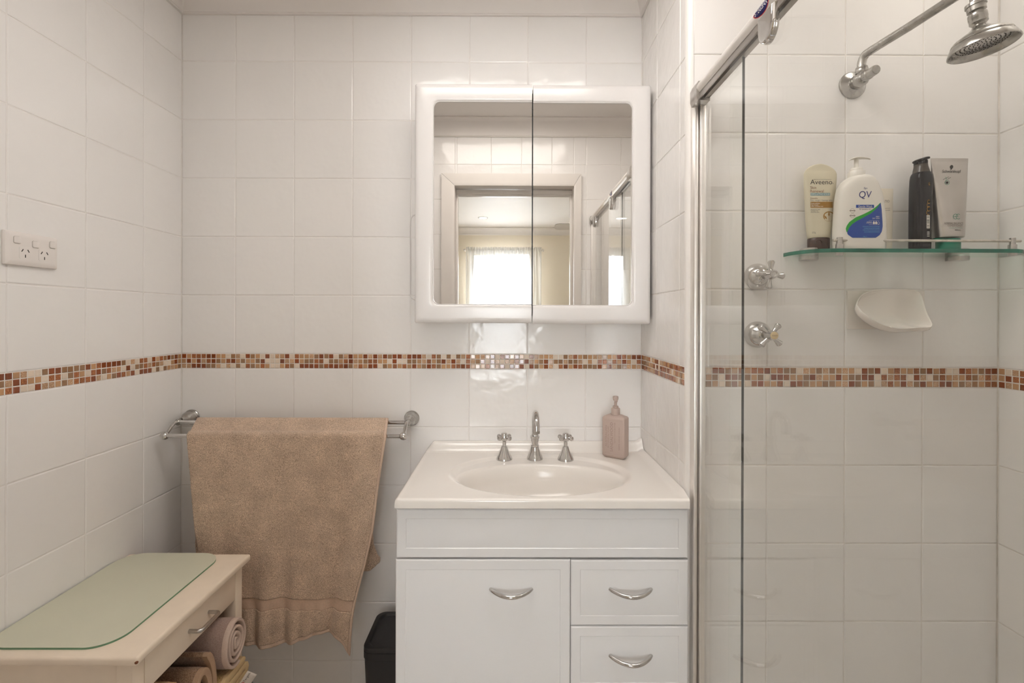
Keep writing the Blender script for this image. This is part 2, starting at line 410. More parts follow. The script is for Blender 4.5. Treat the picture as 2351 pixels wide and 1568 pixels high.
# ------------------------------------------------------------------ plan of the room (metres; camera above the origin, y away from it)
XL, YB, XN, YS, XR, YF = -1.1229, 1.6460, 0.4507, 1.2252, 1.2509, 0.280
YD = 0.170                                  # bedroom face of the door wall
ZC = H + 1.115                              # ceiling
ZT = H - 0.1267                             # top of the mosaic border
ZBOT = ZT - 0.05
zlines = [0.0] + [ZBOT - 0.2 * k for k in range(5, 0, -1)] + [ZBOT]
zl2 = [ZT + 0.2 * k for k in range(6)] + [H + 1.07]
OX0, OX1, OZ = -0.318, 0.363, H + 0.750     # door opening
GAP = 0.0019
TILE_MESH = {}
def tile_mesh(w, h):
    key = (round(w, 3), round(h, 3))
    if key in TILE_MESH: return TILE_MESH[key]
    bm = BM(); b = 0.0016; t = 0.006
    a = [(-w / 2, -h / 2), (w / 2, -h / 2), (w / 2, h / 2), (-w / 2, h / 2)]
    b2 = [(x - math.copysign(b * .35, x), z - math.copysign(b * .35, z)) for x, z in a]
    c = [(x - math.copysign(b * 1.6, x), z - math.copysign(b * 1.6, z)) for x, z in a]
    loft(bm, [[(x, t, z) for x, z in a], [(x, b, z) for x, z in a], [(x, b * .4, z) for x, z in b2], [(x, 0, z) for x, z in c]], True, False, True)
    bmesh.ops.recalc_face_normals(bm, faces=bm.faces)
    me = bpy.data.meshes.new('tile'); bm.to_mesh(me); bm.free(); me.materials.append(M['tile'])
    TILE_MESH[key] = me; return me
CHIP = []
for mm in MOS:
    bm = BM(); s = 0.0071
    a = [(-s, -s), (s, -s), (s, s), (-s, s)]
    loft(bm, [[(x, .004, z) for x, z in a], [(x, .0008, z) for x, z in a], [(x * .86, 0, z * .86) for x, z in a]], True, False, True)
    bmesh.ops.recalc_face_normals(bm, faces=bm.faces)
    me = bpy.data.meshes.new('mosaic_tile'); bm.to_mesh(me); bm.free(); me.materials.append(mm); CHIP.append(me)
ROT = {'-y': 0.0, '+x': PI / 2, '-x': -PI / 2, '+y': PI}
def wpos(face, plane, a, z, d=0.0):
    """point on a wall: a is the run along the wall, d the depth behind the tile face"""
    if face == '-y': return Vector((a, plane + d, z))
    if face == '+y': return Vector((a, plane - d, z))
    if face == '+x': return Vector((plane - d, a, z))
    return Vector((plane + d, a, z))
def tile_wall(name, face, plane, runs, lines, grout='grout', slab=0.09, mosaic=True, chips=None, holes=(), ext=(0, 0)):
    """runs: rectangles (a0, a1, z0, z1) that are tiled; lines: joints along the run"""
    bm = BM()
    for (a0, a1, z0, z1) in runs:
        p = wpos(face, plane, a0 - (ext[0] if a0 == runs[0][0] else 0), z0, 0.0018); q = wpos(face, plane, a1 + (ext[1] if a1 == max(r[1] for r in runs) else 0), z1, slab)
        box(bm, min(p.x, q.x), max(p.x, q.x), min(p.y, q.y), max(p.y, q.y), z0, ZC if z1 > ZC - 0.2 else z1)
    wall = finish(name, bm, M[grout], smooth=False, kind='structure')
    mb = None
    for (a0, a1, z0, z1) in runs:
        al = sorted([a0, a1] + [x for x in lines if a0 + 0.004 < x < a1 - 0.004])
        for zs in (zlines, zl2):
            for za, zb in zip(zs[:-1], zs[1:]):
                za2, zb2 = max(za, z0), min(zb, z1)
                if zb2 - za2 < 0.006: continue
                for x0, x1 in zip(al[:-1], al[1:]):
                    w, h = x1 - x0 - GAP, zb2 - za2 - GAP
                    if w < 0.004: continue
                    if any(x0 > hx0 - .003 and x1 < hx1 + .003 and za2 > hz0 - .003 and zb2 < hz1 + .003 for hx0, hx1, hz0, hz1 in holes): continue
                    o = bpy.data.objects.new('tile', tile_mesh(w, h)); COL.objects.link(o); o.parent = wall
                    o.location = wpos(face, plane, (x0 + x1) / 2, (za2 + zb2) / 2, random.uniform(0, 0.0004))
                    o.rotation_euler = (random.gauss(0, 0.0016), random.gauss(0, 0.0008), ROT[face] + random.gauss(0, 0.0016))
        if mosaic and z0 < ZBOT and z1 > ZT:
            bm2 = BM()
            p = wpos(face, plane, a0, 0, 0.0012); q = wpos(face, plane, a1, 0, 0.006)
            box(bm2, min(p.x, q.x), max(p.x, q.x), min(p.y, q.y), max(p.y, q.y), ZBOT + .001, ZT - .001)
            mb = finish('mosaic_border', bm2, M['mosaic_grout'], wall, smooth=False)
            n = int((a1 - a0) / 0.01667); st = (a1 - a0) / n
            rest = [BM() for _ in MOS]; any_rest = False
            for i in range(n):
                for k in range(3):
                    a = a0 + st * (i + .5); z = ZBOT + 0.05 / 3 * (k + .5)
                    c = random.choices(range(6), MOS_W)[0]
                    loc = wpos(face, plane, a + random.gauss(0, .00025), z + random.gauss(0, .0002), random.uniform(-0.0004, 0.0003))
                    if chips is not None and not chips(a):
                        mm = Matrix.Translation(loc) @ Matrix.Rotation(ROT[face], 4, 'Z')
                        tmp = BM(); tmp.from_mesh(CHIP[c]); bmesh.ops.transform(tmp, matrix=mm, verts=tmp.verts)
                        t2 = bpy.data.meshes.new('x'); tmp.to_mesh(t2); tmp.free(); rest[c].from_mesh(t2); bpy.data.meshes.remove(t2); any_rest = True
                        continue
                    o = bpy.data.objects.new('mosaic_tile', CHIP[c]); COL.objects.link(o); o.parent = mb
                    o.location = loc
                    o.rotation_euler = (random.gauss(0, .012), random.gauss(0, .01), ROT[face] + random.gauss(0, .012))
            for c, b in enumerate(rest):
                if len(b.verts): finish('mosaic_tiles', b, MOS[c], mb, smooth=False, kind='stuff')
                else: b.free()
    return wall
M['mosaic_grout'] = mat('mosaic_grout', (0.80, 0.76, 0.70, 1), 0.8, noise=0.04, nscale=100)

# ------------------------------------------------------------------ structure: bathroom
bx_lines = [-0.9405 + 0.2 * k for k in range(-1, 8)]
tile_wall('wall_back', '-y', YB, [(XL, XN, 0, ZC)], bx_lines, ext=(.09, .06))
tile_wall('wall_left', '+x', XL, [(YF, YB, 0, ZC)], [1.4762 - 0.2 * k for k in range(-1, 8)], chips=lambda a: a > 0.96, ext=(.05, .09))
tile_wall('wall_side', '-x', XN, [(YS + 0.014, YB, 0, ZC)], [1.2775, 1.4775], slab=0.06, ext=(0, .09))
SDX0, SDX1, SDZ0, SDZ1 = 0.8574, 1.0574, ZT, ZT + 0.2
tile_wall('wall_shower', '-y', YS, [(XN + 0.016, XR, 0, ZC)], [0.6574, 0.8574, 1.0574], grout='shower_grout', ext=(0, .09))
tile_wall('wall_right', '-x', XR, [(YF, YS, 0, ZC)], [1.0252 - 0.2 * k for k in range(5)], grout='shower_grout', chips=lambda a: a > 1.05, ext=(.05, .09))
tile_wall('wall_front', '+y', YF, [(XL, OX0, 0, ZC), (OX1, XR, 0, ZC), (OX0, OX1, OZ, ZC)], [-0.907, -0.707, -0.507, -0.307, -0.11, 0.064, 0.238, 0.434, 0.634, 0.834, 1.034], slab=0.05, mosaic=False, ext=(.09, .09))
bm = BM(); box(bm, XL - .1, XR + .1, YF - .0, YB + .1, -0.1, 0.0); finish('floor', bm, M['floor'], smooth=False, kind='structure')
bm = BM(); box(bm, XL - .1, XR + .1, YF - .05, YB + .1, ZC, ZC + .08); finish('ceiling', bm, M['paint'], smooth=False, kind='structure')
# cove cornice round the room, mitred
def cornice(name, plan, z, s, m, inward=1):
    prof = [(0, -s), (0.10 * s, -s), (0.10 * s, -.96 * s)] + [(s - .86 * s * math.cos(math.radians(t)), -.94 * s + .86 * s * math.sin(math.radians(t))) for t in range(0, 91, 10)] + [(s, -.04 * s), (s, 0)]
    n = len(plan); loops = []
    for i in range(n):
        p0, p, p1 = Vector(plan[i - 1]), Vector(plan[i]), Vector(plan[(i + 1) % n])
        e0 = (p - p0).normalized(); e1 = (p1 - p).normalized()
        n0 = Vector((e0.y, -e0.x)) * inward; n1 = Vector((e1.y, -e1.x)) * inward
        mv = (n0 + n1) / (1 + n0.dot(n1))
        loops.append([(p.x + mv.x * d, p.y + mv.y * d, z + h) for d, h in prof])
    loops.append(loops[0])
    bm = BM(); loft(bm, loops, closed=False)
    bmesh.ops.remove_doubles(bm, verts=bm.verts, dist=1e-6)
    return finish(name, bm, m, kind='structure', angle=25)
cornice('trim_1', [(XL, YF), (XL, YB), (XN, YB), (XN, YS), (XR, YS), (XR, YF)], ZC, 0.085, M['paint'])
# white quarter-round edge where the side wall meets the shower wall
bm = BM()
pts = [(XN + .016 - .016 * math.sin(math.radians(a)), YS + .014 - .016 * math.cos(math.radians(a))) for a in range(0, 91, 10)] + [(XN + .016, YS + .014)]
loft(bm, [[(x, y, 0) for x, y in pts], [(x, y, ZC - .05) for x, y in pts]], True, True, True)
finish('trim_2', bm, M['pvc'], kind='structure', angle=60)

# ------------------------------------------------------------------ structure: doorway to the bedroom
dr = bpy.data.objects.new('door_1', None); COL.objects.link(dr); dr['kind'] = 'structure'; WLOC['door_1'] = Vector((0, 0, 0))
AX0, AX1, AZ = -0.392, 0.404, H + 0.818
def arch_piece(side):
    """mitred architrave leg or head, bathroom side; bevelled towards the opening"""
    bm = BM(); y0, y1 = YF, YF + 0.017
    if side == 'head': q = [(AX0 + .0016, AZ), (AX1 - .0016, AZ), (OX1 - .0016, OZ), (OX0 + .0016, OZ)]
    elif side == 'l': q = [(AX0, 0), (AX0, AZ), (OX0, OZ), (OX0, 0)]
    else: q = [(AX1, 0), (AX1, AZ), (OX1, OZ), (OX1, 0)]
    c = sum((Vector(p) for p in q), Vector((0, 0))) / 4
    ins = []
    for i, p in enumerate(q):
        p = Vector(p)
        inner = i in (2, 3)
        ins.append(p)
    a = [(x, y0, z) for x, z in q]; b = [(x, y1 - .005, z) for x, z in q]
    t = [Vector(p) for p in q]
    k = 0.3
    t2 = [t[0], t[1], t[2].lerp(t[1], 0.22), t[3].lerp(t[0], 0.22)]
    cst = [(x, y1, z) for x, z in t2]
    # shave a hair off so that the mitre reads as a joint
    loft(bm, [a, b, cst], True, True, True)
    return finish('architrave', bm, M['architrave'], dr, angle=30)
for s in ('head', 'l', 'r'): arch_piece(s)
for (x0, x1, z0, z1) in ((OX0 - .02, OX0, 0, OZ), (OX1, OX1 + .02, 0, OZ)):
    bm = BM(); box(bm, x0, x1, YD, YF, z0, z1); finish('jamb', bm, M['architrave'], dr, smooth=False)
bm = BM(); box(bm, OX0 - .02, OX1 + .02, YD, YF, OZ, OZ + .02); finish('jamb_head', bm, M['architrave'], dr, smooth=False)
bm = BM(); box(bm, OX0, OX1, YD + .01, YD + .045, OZ - .028, OZ - .004, .002); box(bm, OX0, OX1, YD + .018, YD + .037, OZ - .04, OZ - .026, .001)
finish('door_track', bm, M['pvc'], dr)
for x0, x1 in ((OX0, OX0 + .012), (OX1 - .012, OX1)):
    bm = BM(); box(bm, x0, x1, YD + .012, YD + .045, 0, OZ - .03, .002); finish('door_stop', bm, M['architrave'], dr)
# bedroom beyond the doorway
BX0, BX1, BY = -2.35, 2.35, -3.0
bm = BM(); box(bm, BX0, BX1, BY - .1, YD, -.1, 0); finish('floor_bedroom', bm, M['carpet'], smooth=False, kind='structure')
bm = BM(); box(bm, BX0 - .1, BX1 + .1, BY - .1, YF - .05, ZC, ZC + .08); finish('ceiling_bedroom', bm, M['paint'], smooth=False, kind='structure')
WX0, WX1, WZ0, WZ1 = -0.465, 0.235, 0.55, 2.11
bm = BM()
box(bm, BX0, WX0, BY - .1, BY, 0, ZC); box(bm, WX1, BX1, BY - .1, BY, 0, ZC)
box(bm, WX0, WX1, BY - .1, BY, 0, WZ0); box(bm, WX0, WX1, BY - .1, BY, WZ1, ZC)
finish('wall_bedroom_far', bm, M['cream_wall'], smooth=False, kind='structure')
bm = BM(); box(bm, BX0 - .1, BX0, BY, YD, 0, ZC); finish('wall_bedroom_left', bm, M['cream_wall'], smooth=False, kind='structure')
bm = BM(); box(bm, BX1, BX1 + .1, BY, YD, 0, ZC); finish('wall_bedroom_right', bm, M['cream_wall'], smooth=False, kind='structure')
bm = BM(); box(bm, BX0, OX0 - .02, YD, YF - .05, 0, ZC); box(bm, OX1 + .02, BX1, YD, YF - .05, 0, ZC); box(bm, OX0 - .02, OX1 + .02, YD, YF - .05, OZ + .02, ZC)
finish('wall_bedroom_near', bm, M['cream_wall'], smooth=False, kind='structure')
cornice('trim_3', [(BX0, BY), (BX0, YD), (BX1, YD), (BX1, BY)], ZC, 0.085, M['paint'])
wn = bpy.data.objects.new('window_1', None); COL.objects.link(wn); wn['kind'] = 'structure'; WLOC['window_1'] = Vector((0, 0, 0))
bm = BM()
for (x0, x1, z0, z1) in ((WX0, WX0 + .04, WZ0, WZ1), (WX1 - .04, WX1, WZ0, WZ1), (WX0 + .04, WX1 - .04, WZ0, WZ0 + .04), (WX0 + .04, WX1 - .04, WZ1 - .04, WZ1)):
    box(bm, x0, x1, BY - .09, BY - .04, z0, z1, .003)
finish('window_frame', bm, M['alu'], wn)
bm = BM(); box(bm, WX0 + .04, WX1 - .04, BY - .068, BY - .062, WZ0 + .04, WZ1 - .04); finish('window_pane', bm, M['glass'], wn, smooth=False)

# ------------------------------------------------------------------ vanity cabinet
def panel_prof(th, m):
    return [(0, th), (0, .0035), (.0010, .0012), (.0035, 0), (m, 0), (m + .0012, .0014), (m + .0050, .0007), (m + .0075, .0001)]
YV = 1.209
def vplace(y): return lambda a, b, d: Vector((a, y + d, b))
van = thing('vanity_cabinet', 'white gloss bathroom vanity cabinet with one door and two drawers under the basin', 'cabinet', (0.08, 1.42, 0))
VX0, VX1 = at(909, 1300, YV).x, at(1580, 1300, YV).x
zA0, zA1 = at(1200, 1281.5, YV).z, at(1200, 1168, YV).z
zB1 = at(1200, 1284.5, YV).z
for x0, x1 in ((VX0 + .003, VX0 + .019), (XN - .020, XN - .004)):
    bm = BM(); box(bm, x0, x1, YV + .019, YB - .004, 0.09, zA1 - .002); finish('side_panel', bm, M['carcass'], van, smooth=False)
bm = BM(); box(bm, VX0 + .019, XN - .020, YB - .012, YB - .004, 0.09, zA1 - .14); box(bm, VX0 + .019, XN - .020, YV + .019, YB - .012, 0.09, .106); finish('back_and_base', bm, M['carcass'], van, smooth=False)
bm = BM(); box(bm, VX0 + .02, XN - .004, YV + .06, YB - .02, 0.0, 0.09); finish('kickboard', bm, M['carcass'], van, smooth=False)
def vpanel(name, u0, u1, v0, v1, m):
    a, b = at(u0, v0, YV), at(u1, v1, YV)
    bm = BM(); rings(bm, a.x, b.x, b.z, a.z, panel_prof(.018, m), vplace(YV))
    return finish(name, bm, M['vanity'], van, angle=20)
vpanel('fascia_panel', 910, 1580, 1168.5, 1281.5, .024)
vd = vpanel('door', 908, 1308, 1284.5, 1890, .025)
d1 = vpanel('drawer', 1310.5, 1580, 1286, 1436.2, .024)
d2 = vpanel('drawer', 1310.5, 1580, 1438.2, 1590, .024)
def bow_handle(parent, u0, u1, v):
    a, b = at(u0, v, YV), at(u1, v, YV); bm = BM()
    P = []; R = []
    for i in range(25):
        t = i / 24; s = math.sin(PI * t)
        P.append(Vector((a.x + (b.x - a.x) * t, YV - .001 - .031 * s ** .75, a.z - .003 * s))); R.append(.0042 + .0012 * s)
    tube(bm, P, R, 14)
    return finish('handle', bm, M['chrome'], parent)
bow_handle(vd, 1126, 1221, 1352); bow_handle(d1, 1400, 1495, 1352); bow_handle(d2, 1400, 1495, 1504.5)

# ------------------------------------------------------------------ one-piece basin top
ZD = H - 0.4525
top = thing('washbasin', 'cream-white moulded vanity top with an oval basin on the white cabinet', 'basin', (0.086, 1.40, ZD))
TX0, TX1, TY0, TY1 = at(906, 1150, 1.197).x, XN - .001, 1.195, YB - .001
ecx, ecy1, ea1, eb1 = 0.088, 1.4015, 0.262, 0.1860
ecy2, ea2, eb2 = 1.3690, 0.238, 0.1400
def sm(a, b, x):
    t = min(max((x - a) / (b - a), 0), 1); return t * t * (3 - 2 * t)
def deck(x, y):
    e1 = math.hypot((x - ecx) / ea1, (y - ecy1) / eb1)
    z = -0.0075 * (1 - sm(0.93, 1.01, e1))
    e2 = math.hypot((x - ecx) / ea2, (y - ecy2) / eb2)
    if e2 < 1.03:
        k = max(0.0, 1 - e2 / 1.03)
        z -= 0.118 * (1 - (1 - min(k, 1)) ** 3.2) * sm(0, 0.16, k)
    # upstand along the back wall and a cove against the side wall
    db = TY1 - y
    z += 0.031 * (1 - sm(0.010, 0.040, db)) 
    # right side hollow against the side wall
    ds = TX1 - x
    z += 0.010 * (1 - sm(0.0, 0.022, ds)) * sm(0.0, 0.05, y - TY0)
    # left and front rolled rims
    dl = x - TX0
    z += 0.0022 * (1 - sm(0.004, 0.016, dl)) * sm(0, .01, dl)
    r = 0.0075
    for q in (dl, y - TY0):
        if q < r: z -= r - math.sqrt(max(r * r - (r - q) ** 2, 0))
    # the upstand's left shoulder falls away in a curve
    if dl < 0.03: z -= 0.031 * (1 - sm(0.010, 0.040, db)) * (1 - sm(0.0, 0.03, dl))
    return ZD + z
bm = BM()
xs = [TX0 + .0005 * k for k in (0, 1, 2.5, 5, 8, 12, 16, 24, 34, 48)]
nx, ny = 150, 120
x_a = xs[-1]; xs += [x_a + (TX1 - x_a) * (i + 1) / nx for i in range(nx)]
ys = [TY0 + .0005 * k for k in (0, 1, 2.5, 5, 8, 12, 16, 24)]
y_a = ys[-1]; ys += [y_a + (TY1 - y_a) * (i + 1) / ny for i in range(ny)]
g = [[bm.verts.new((x, y, deck(x, y))) for x in xs] for y in ys]
for j in range(len(ys) - 1):
    for i in range(len(xs) - 1): bm.faces.new((g[j][i], g[j][i + 1], g[j + 1][i + 1], g[j + 1][i]))
zb = at(1200, 1167.5, 1.196).z
def skirt(vs):
    b = [bm.verts.new((v.co.x, v.co.y, zb)) for v in vs]
    for i in range(len(vs) - 1): bm.faces.new((vs[i], b[i], b[i + 1], vs[i + 1]))
skirt(g[0]); skirt([r[0] for r in g]); skirt([r[-1] for r in g]); skirt(g[-1])
finish('moulded_top', bm, M['basin'], top, angle=60)
bm = BM(); lathe(bm, [(.0, .004), (.016, .004), (.021, .002), (.022, -.002)], (ecx, ecy2, deck(ecx, ecy2)), n=28); finish('plug', bm, M['chrome'], top)

# ------------------------------------------------------------------ tapware on the basin
ZL = ZD - 0.0074
def star_tap(name, label, x, y, z, cap_m):
    t = thing(name, label, 'tap', (x, y, z), 'basin tap pair')
    bm = BM(); lathe(bm, [(.0262, 0), (.0264, .003), (.0235, .009), (.0178, .020), (.0132, .031), (.0098, .041), (.0088, .0435), (.0062, .044)], (x, y, z), n=36); finish('flared_base', bm, M['chrome'], t)
    bm = BM(); lathe(bm, [(.0058, .043), (.0058, .060)], (x, y, z), n=18); finish('spindle', bm, M['steel'], t)
    bm = BM()
    lathe(bm, [(.005, .0575), (.0100, .061), (.0130, .068), (.0128, .074), (.0105, .080), (.0098, .0835)], (x, y, z), n=28)
    for k in range(4):
        a = PI / 4 + k * PI / 2 + 0.06; d = Vector((math.cos(a), math.sin(a), 0.0))
        c = Vector((x, y, z + .0715))
        tube(bm, [c + d * .008, c + d * .013, c + d * .019, c + d * .024, c + d * .0268, c + d * .0282], [.0042, .0044, .0062, .0074, .0064, .0026], 14)
    h = finish('cross_handle', bm, M['chrome'], t)
    bm = BM(); lathe(bm, [(.0092, .0832), (.0094, .0852), (.0078, .0862), (0, .0864)], (x, y, z), n=24); finish('button', bm, cap_m, t)
    return t
pl, pr, ps = at(1157.7, 1052, 1.556), at(1298.5, 1052, 1.552), at(1228, 1050, 1.560)
star_tap('basin_tap', 'chrome four-arm basin tap on the towel side of the spout', pl.x, 1.556, ZL, M['chrome'])
star_tap('basin_tap', 'chrome four-arm basin tap between spout and pink soap pump', pr.x, 1.552, ZL, M['chrome'])
x, y = ps.x, 1.560
sp = thing('basin_spout', 'chrome gooseneck spout standing between the two basin taps', 'tap', (x, y, ZL))
bm = BM(); lathe(bm, [(.0262, 0), (.0264, .003), (.0240, .009), (.0185, .022), (.0150, .034), (.0138, .040), (.0125, .0405), (.0135, .043), (.0138, .047), (.0110, .048), (.0110, .060)], (x, y, ZL), n=36); finish('flared_base', bm, M['chrome'], sp)
bm = BM(); lathe(bm, [(.0125, .058), (.0128, .062), (.0128, .067), (.0150, .068), (.0150, .075), (.0128, .076), (.0110, .079)], (x, y, ZL), n=6 * 5); finish('collar_nut', bm, M['chrome'], sp)
path = [(x, y, ZL + .075), (x, y, ZL + .10), (x, y, ZL + .118)] + [(x, y - .045 + .045 * math.cos(math.radians(a)), ZL + .118 + .038 * math.sin(math.radians(a))) for a in range(15, 166, 15)] + [(x, y - .0895, ZL + .120), (x, y - .090, ZL + .108)]
bm = BM(); tube(bm, path, .0098, 20); finish('swan_neck', bm, M['chrome'], sp)
bm = BM(); lathe(bm, [(.0098, 0), (.0104, .001), (.0104, .008), (.0082, .0085)], (x, y - .090, ZL + .104), n=24); finish('outlet', bm, M['worn_chrome'], sp)

# ------------------------------------------------------------------ pink hand-soap pump
phi = math.radians(34); W1, W2 = .0375, .0215
bc = at(1413, 1054, 1.556); bc = Vector((bc.x, 1.556, ZD))
ex = Vector((math.cos(phi), -math.sin(phi), 0)); ey = Vector((math.sin(phi), math.cos(phi), 0))     # face width / depth directions
def sb(a, d, h): return bc + ex * a + ey * d + Vector((0, 0, h))
soap = thing('soap_dispenser', 'dusty pink square soap pump bottle standing at the basin corner', 'bottle', bc)
bm = BM(); loops = []
for ins, h in ((.0075, 0), (.0015, .006), (0, .009), (0, .128), (.0012, .1305), (.004, .1335), (.016, .1385), (.0165, .139)):
    lp = rrect(-W1 + ins, W1 - ins, -W2 + min(ins, .012), W2 - min(ins, .012), .004, 3)
    loops.append([sb(a, d, h) for a, d in lp])
loft(bm, loops, True, True, True); finish('body', bm, M['soap_pink'], soap, angle=35)
bm = BM()
for q in range(4):                                 # fine raised frame on the front face
    pass
fr = [(-W1 + .006, .012), (W1 - .006, .012), (W1 - .006, .124), (-W1 + .006, .124)]
for i in range(4):
    a, b = fr[i], fr[(i + 1) % 4]
    tube(bm, [sb(a[0], -W2, a[1]), sb(b[0], -W2, b[1])], .0005, 6)
finish('raised_frame', bm, M['soap_pink'], soap)
bm = BM()
def soap_line(s, a0, a1, h0, h1):
    # letters read upwards: text x runs along height, text y runs towards -a
    put_text(bm, s, h0, h1, a0, a1, lambda u, v: sb(v, -W2 - .0003, u))
soap_line('AUSTRALIAN', -.0265, -.0205, .036, .104)
soap_line('BOTANICAL SOAP', -.0185, -.0140, .034, .102)
soap_line('SANDALWOOD', -.0095, .0000, .022, .116)
soap_line('WITH COCOA BUTTER', .0040, .0080, .050, .116)
soap_line('500ML HAND WASH', .0185, .0230, .030, .102)
finish('lettering', bm, M['soap_text'], soap, smooth=False)
o = sb(0, 0, .138)
bm = BM(); lathe(bm, [(.0150, 0), (.0150, .0015), (.0142, .002), (.0142, .020), (.0132, .0215), (.0095, .022), (.0095, .0275), (.0085, .0285)], o, n=32); finish('collar', bm, M['soap_pink'], soap)
bm = BM(); lathe(bm, [(.0046, .027), (.0042, .048)], o, n=16)
lathe(bm, [(.0070, .046), (.0088, .050), (.0092, .0565), (.0085, .060), (.0, .061)], o, n=24)
nd = (-ey * .4 + Vector((0, -1, 0))).normalized()
tube(bm, [o + Vector((0, 0, .0545)), o + Vector((0, 0, .0545)) + nd * .022, o + Vector((0, 0, .0535)) + nd * .036, o + Vector((0, 0, .049)) + nd * .041], [.006, .0056, .0050, .0042], 14)
finish('pump', bm, M['soap_pink'], soap)

# ------------------------------------------------------------------ mirror cabinet
YM = 1.506
mc = thing('mirror_cabinet', 'white two-door mirror cabinet with rounded frame on the tiled wall above basin', 'cabinet', (0.08, YB, H))
mL, mR = at(951.5, 460, YM).x, at(1495.5, 460, YM).x
mT, mB = at(1200, 190.5, YM).z, at(1200, 742, YM).z
xm = at(1222.5, 460, YM).x
iL, iR = at(994.8, 460, YM).x, at(1451.8, 460, YM).x
iT, iB = at(1200, 233, YM).z, at(1200, 698.3, YM).z
bm = BM()
for x0, x1, y0, y1, z0, z1 in ((mL + .006, mL + .020, YM + .022, YB - .002, mB + .010, mT - .010), (mR - .012, mR + .0025, YM + .022, YB - .002, mB + .010, mT - .010), (mL + .020, mR - .012, YM + .022, YB - .002, mB + .010, mB + .024), (mL + .020, mR - .012, YM + .022, YB - .002, mT - .024, mT - .010), (mL + .020, mR - .012, YB - .008, YB - .002, mB + .024, mT - .024)):
    box(bm, x0, x1, y0, y1, z0, z1, .001, 1)
finish('carcass', bm, M['carcass'], mc)
prof = [(0, .021), (0, .010), (.05, .0045), (.16, .0010), (.28, 0), (.80, 0), (.88, .0006), (.94, .0022), (.965, .0045), (.985, .0035), (1.0, .0045), (1.0, .0085)]
def cab_door(sgn):
    ox, ix = (mL, iL) if sgn < 0 else (mR, iR); xe = xm + sgn * .0019
    def path(x, zt, zb, r):
        out = [(xe, zt)]
        for i in range(8):
            a = math.radians(90 * i / 7); out.append((x - sgn * r + sgn * r * math.sin(a), zt - r + r * math.cos(a)))
        for i in range(8):
            a = math.radians(90 * i / 7); out.append((x - sgn * r + sgn * r * math.cos(a), zb + r - r * math.sin(a)))
        out.append((xe, zb)); return out
    dz = -.0022 if sgn > 0 else 0.0
    po = path(ox, mT + dz, mB + dz, .006); pi_ = path(ix, iT + dz, iB + dz, .020)
    loops = [[Vector((a[0] + (b[0] - a[0]) * t, YM + d, a[1] + (b[1] - a[1]) * t)) for t, d in prof] for a, b in zip(po, pi_)]
    bm = BM(); loft(bm, loops, closed=False)
    for lp in (loops[0], loops[-1]): poly(bm, lp + [Vector((lp[-1].x, YM + .021, lp[-1].z))])
    d = finish('door', bm, M['cabinet'], mc, angle=40)
    bm = BM(); slab_poly(bm, [(a[0] + sgn * .0006 * 0, YM + .0070, a[1]) for a in path(ix + sgn * .001, iT + dz + .001, iB + dz - .001, .020)], (0, .004, 0))
    finish('mirror_pane', bm, M['mirror'], d, smooth=False)
cab_door(-1); cab_door(1)
cp_ = [at(u, v, y) for u, v, y in ((955, 690, 1.60), (947, 685, 1.632), (942.5, 679, 1.6425), (942, 670, 1.6435), (942, 640, 1.6435), (942, 560, 1.6435), (943, 505, 1.6435), (955, 492, 1.62))]
bm = BM(); tube(bm, smooth_path(cp_, 6), .0016, 8); finish('cable', bm, M['cabinet'], mc)

# ------------------------------------------------------------------ towel rail
zr1, zr2 = at(900, 969.8, 1.577).z, at(900, 1001.2, 1.516).z
fl, frr = at(441, 957, YB), at(945.7, 959.5, YB)
rail = thing('towel_rail', 'chrome double towel rail on the tiled wall left of the vanity', 'towel rail', ((fl.x + frr.x) / 2, YB, fl.z))
for c, s in ((fl, 1), (frr, -1)):
    bm = BM()
    lathe(bm, [(.0256, .0), (.0258, .004), (.0240, .006), (.0246, .008), (.0232, .011), (.0222, .012), (.0215, .020), (.0185, .031), (.0130, .043), (.0095, .052), (.0088, .056)], (c.x, YB - .0005, c.z), (0, -1, 0), n=36)
    ball(bm, (c.x, 1.577, zr1), .0108)
    mt = finish('wall_mount', bm, M['worn_chrome'], rail)
    bm = BM()
    tube(bm, smooth_path([(c.x, 1.577, zr1), (c.x, 1.562, zr1 + .001), (c.x, 1.546, zr1 - .008), (c.x, 1.532, zr2 + .010), (c.x, 1.516, zr2)], 6), .0056, 14)
    ball(bm, (c.x, 1.516, zr2), .0128)
    finish('arm', bm, M['chrome'], mt)
for y, z in ((1.577, zr1), (1.516, zr2)):
    bm = BM(); tube(bm, [(fl.x, y, z), (frr.x, y, z)], .0065, 18); finish('rail', bm, M['chrome'], rail)

# ------------------------------------------------------------------ bath towel over the rail
tw = thing('bath_towel', 'tan terry bath towel hanging over the chrome towel rail', 'towel', (-.72, 1.54, zr1))
def lerp_tab(tab, x):
    if x <= tab[0][0]: return tab[0][1:]
    for a, b in zip(tab[:-1], tab[1:]):
        if x <= b[0]:
            t = (x - a[0]) / (b[0] - a[0]); return tuple(p + (q - p) * t for p, q in zip(a[1:], b[1:]))
    return tab[-1][1:]
front = [(1003, 430.5, 887), (1026, 432, 883), (1090, 438, 873.5), (1121, 440, 869), (1216, 449, 858), (1276, 458, 845), (1327, 463, 832), (1375, 467, 820), (1414, 470, 813), (1450, 472, 810), (1486, 474, 808)]
hem_v = [(474, 1487), (563, 1476), (623, 1484), (678, 1471), (734, 1450), (769, 1453), (795, 1472), (808, 1496)]
backp = [(969, 455, 892), (1100, 452, 872), (1200, 450, 858), (1250, 450, 862), (1292, 452, 877), (1312, 452, 877)]
NCOL = 150
from mathutils import noise as mnoise
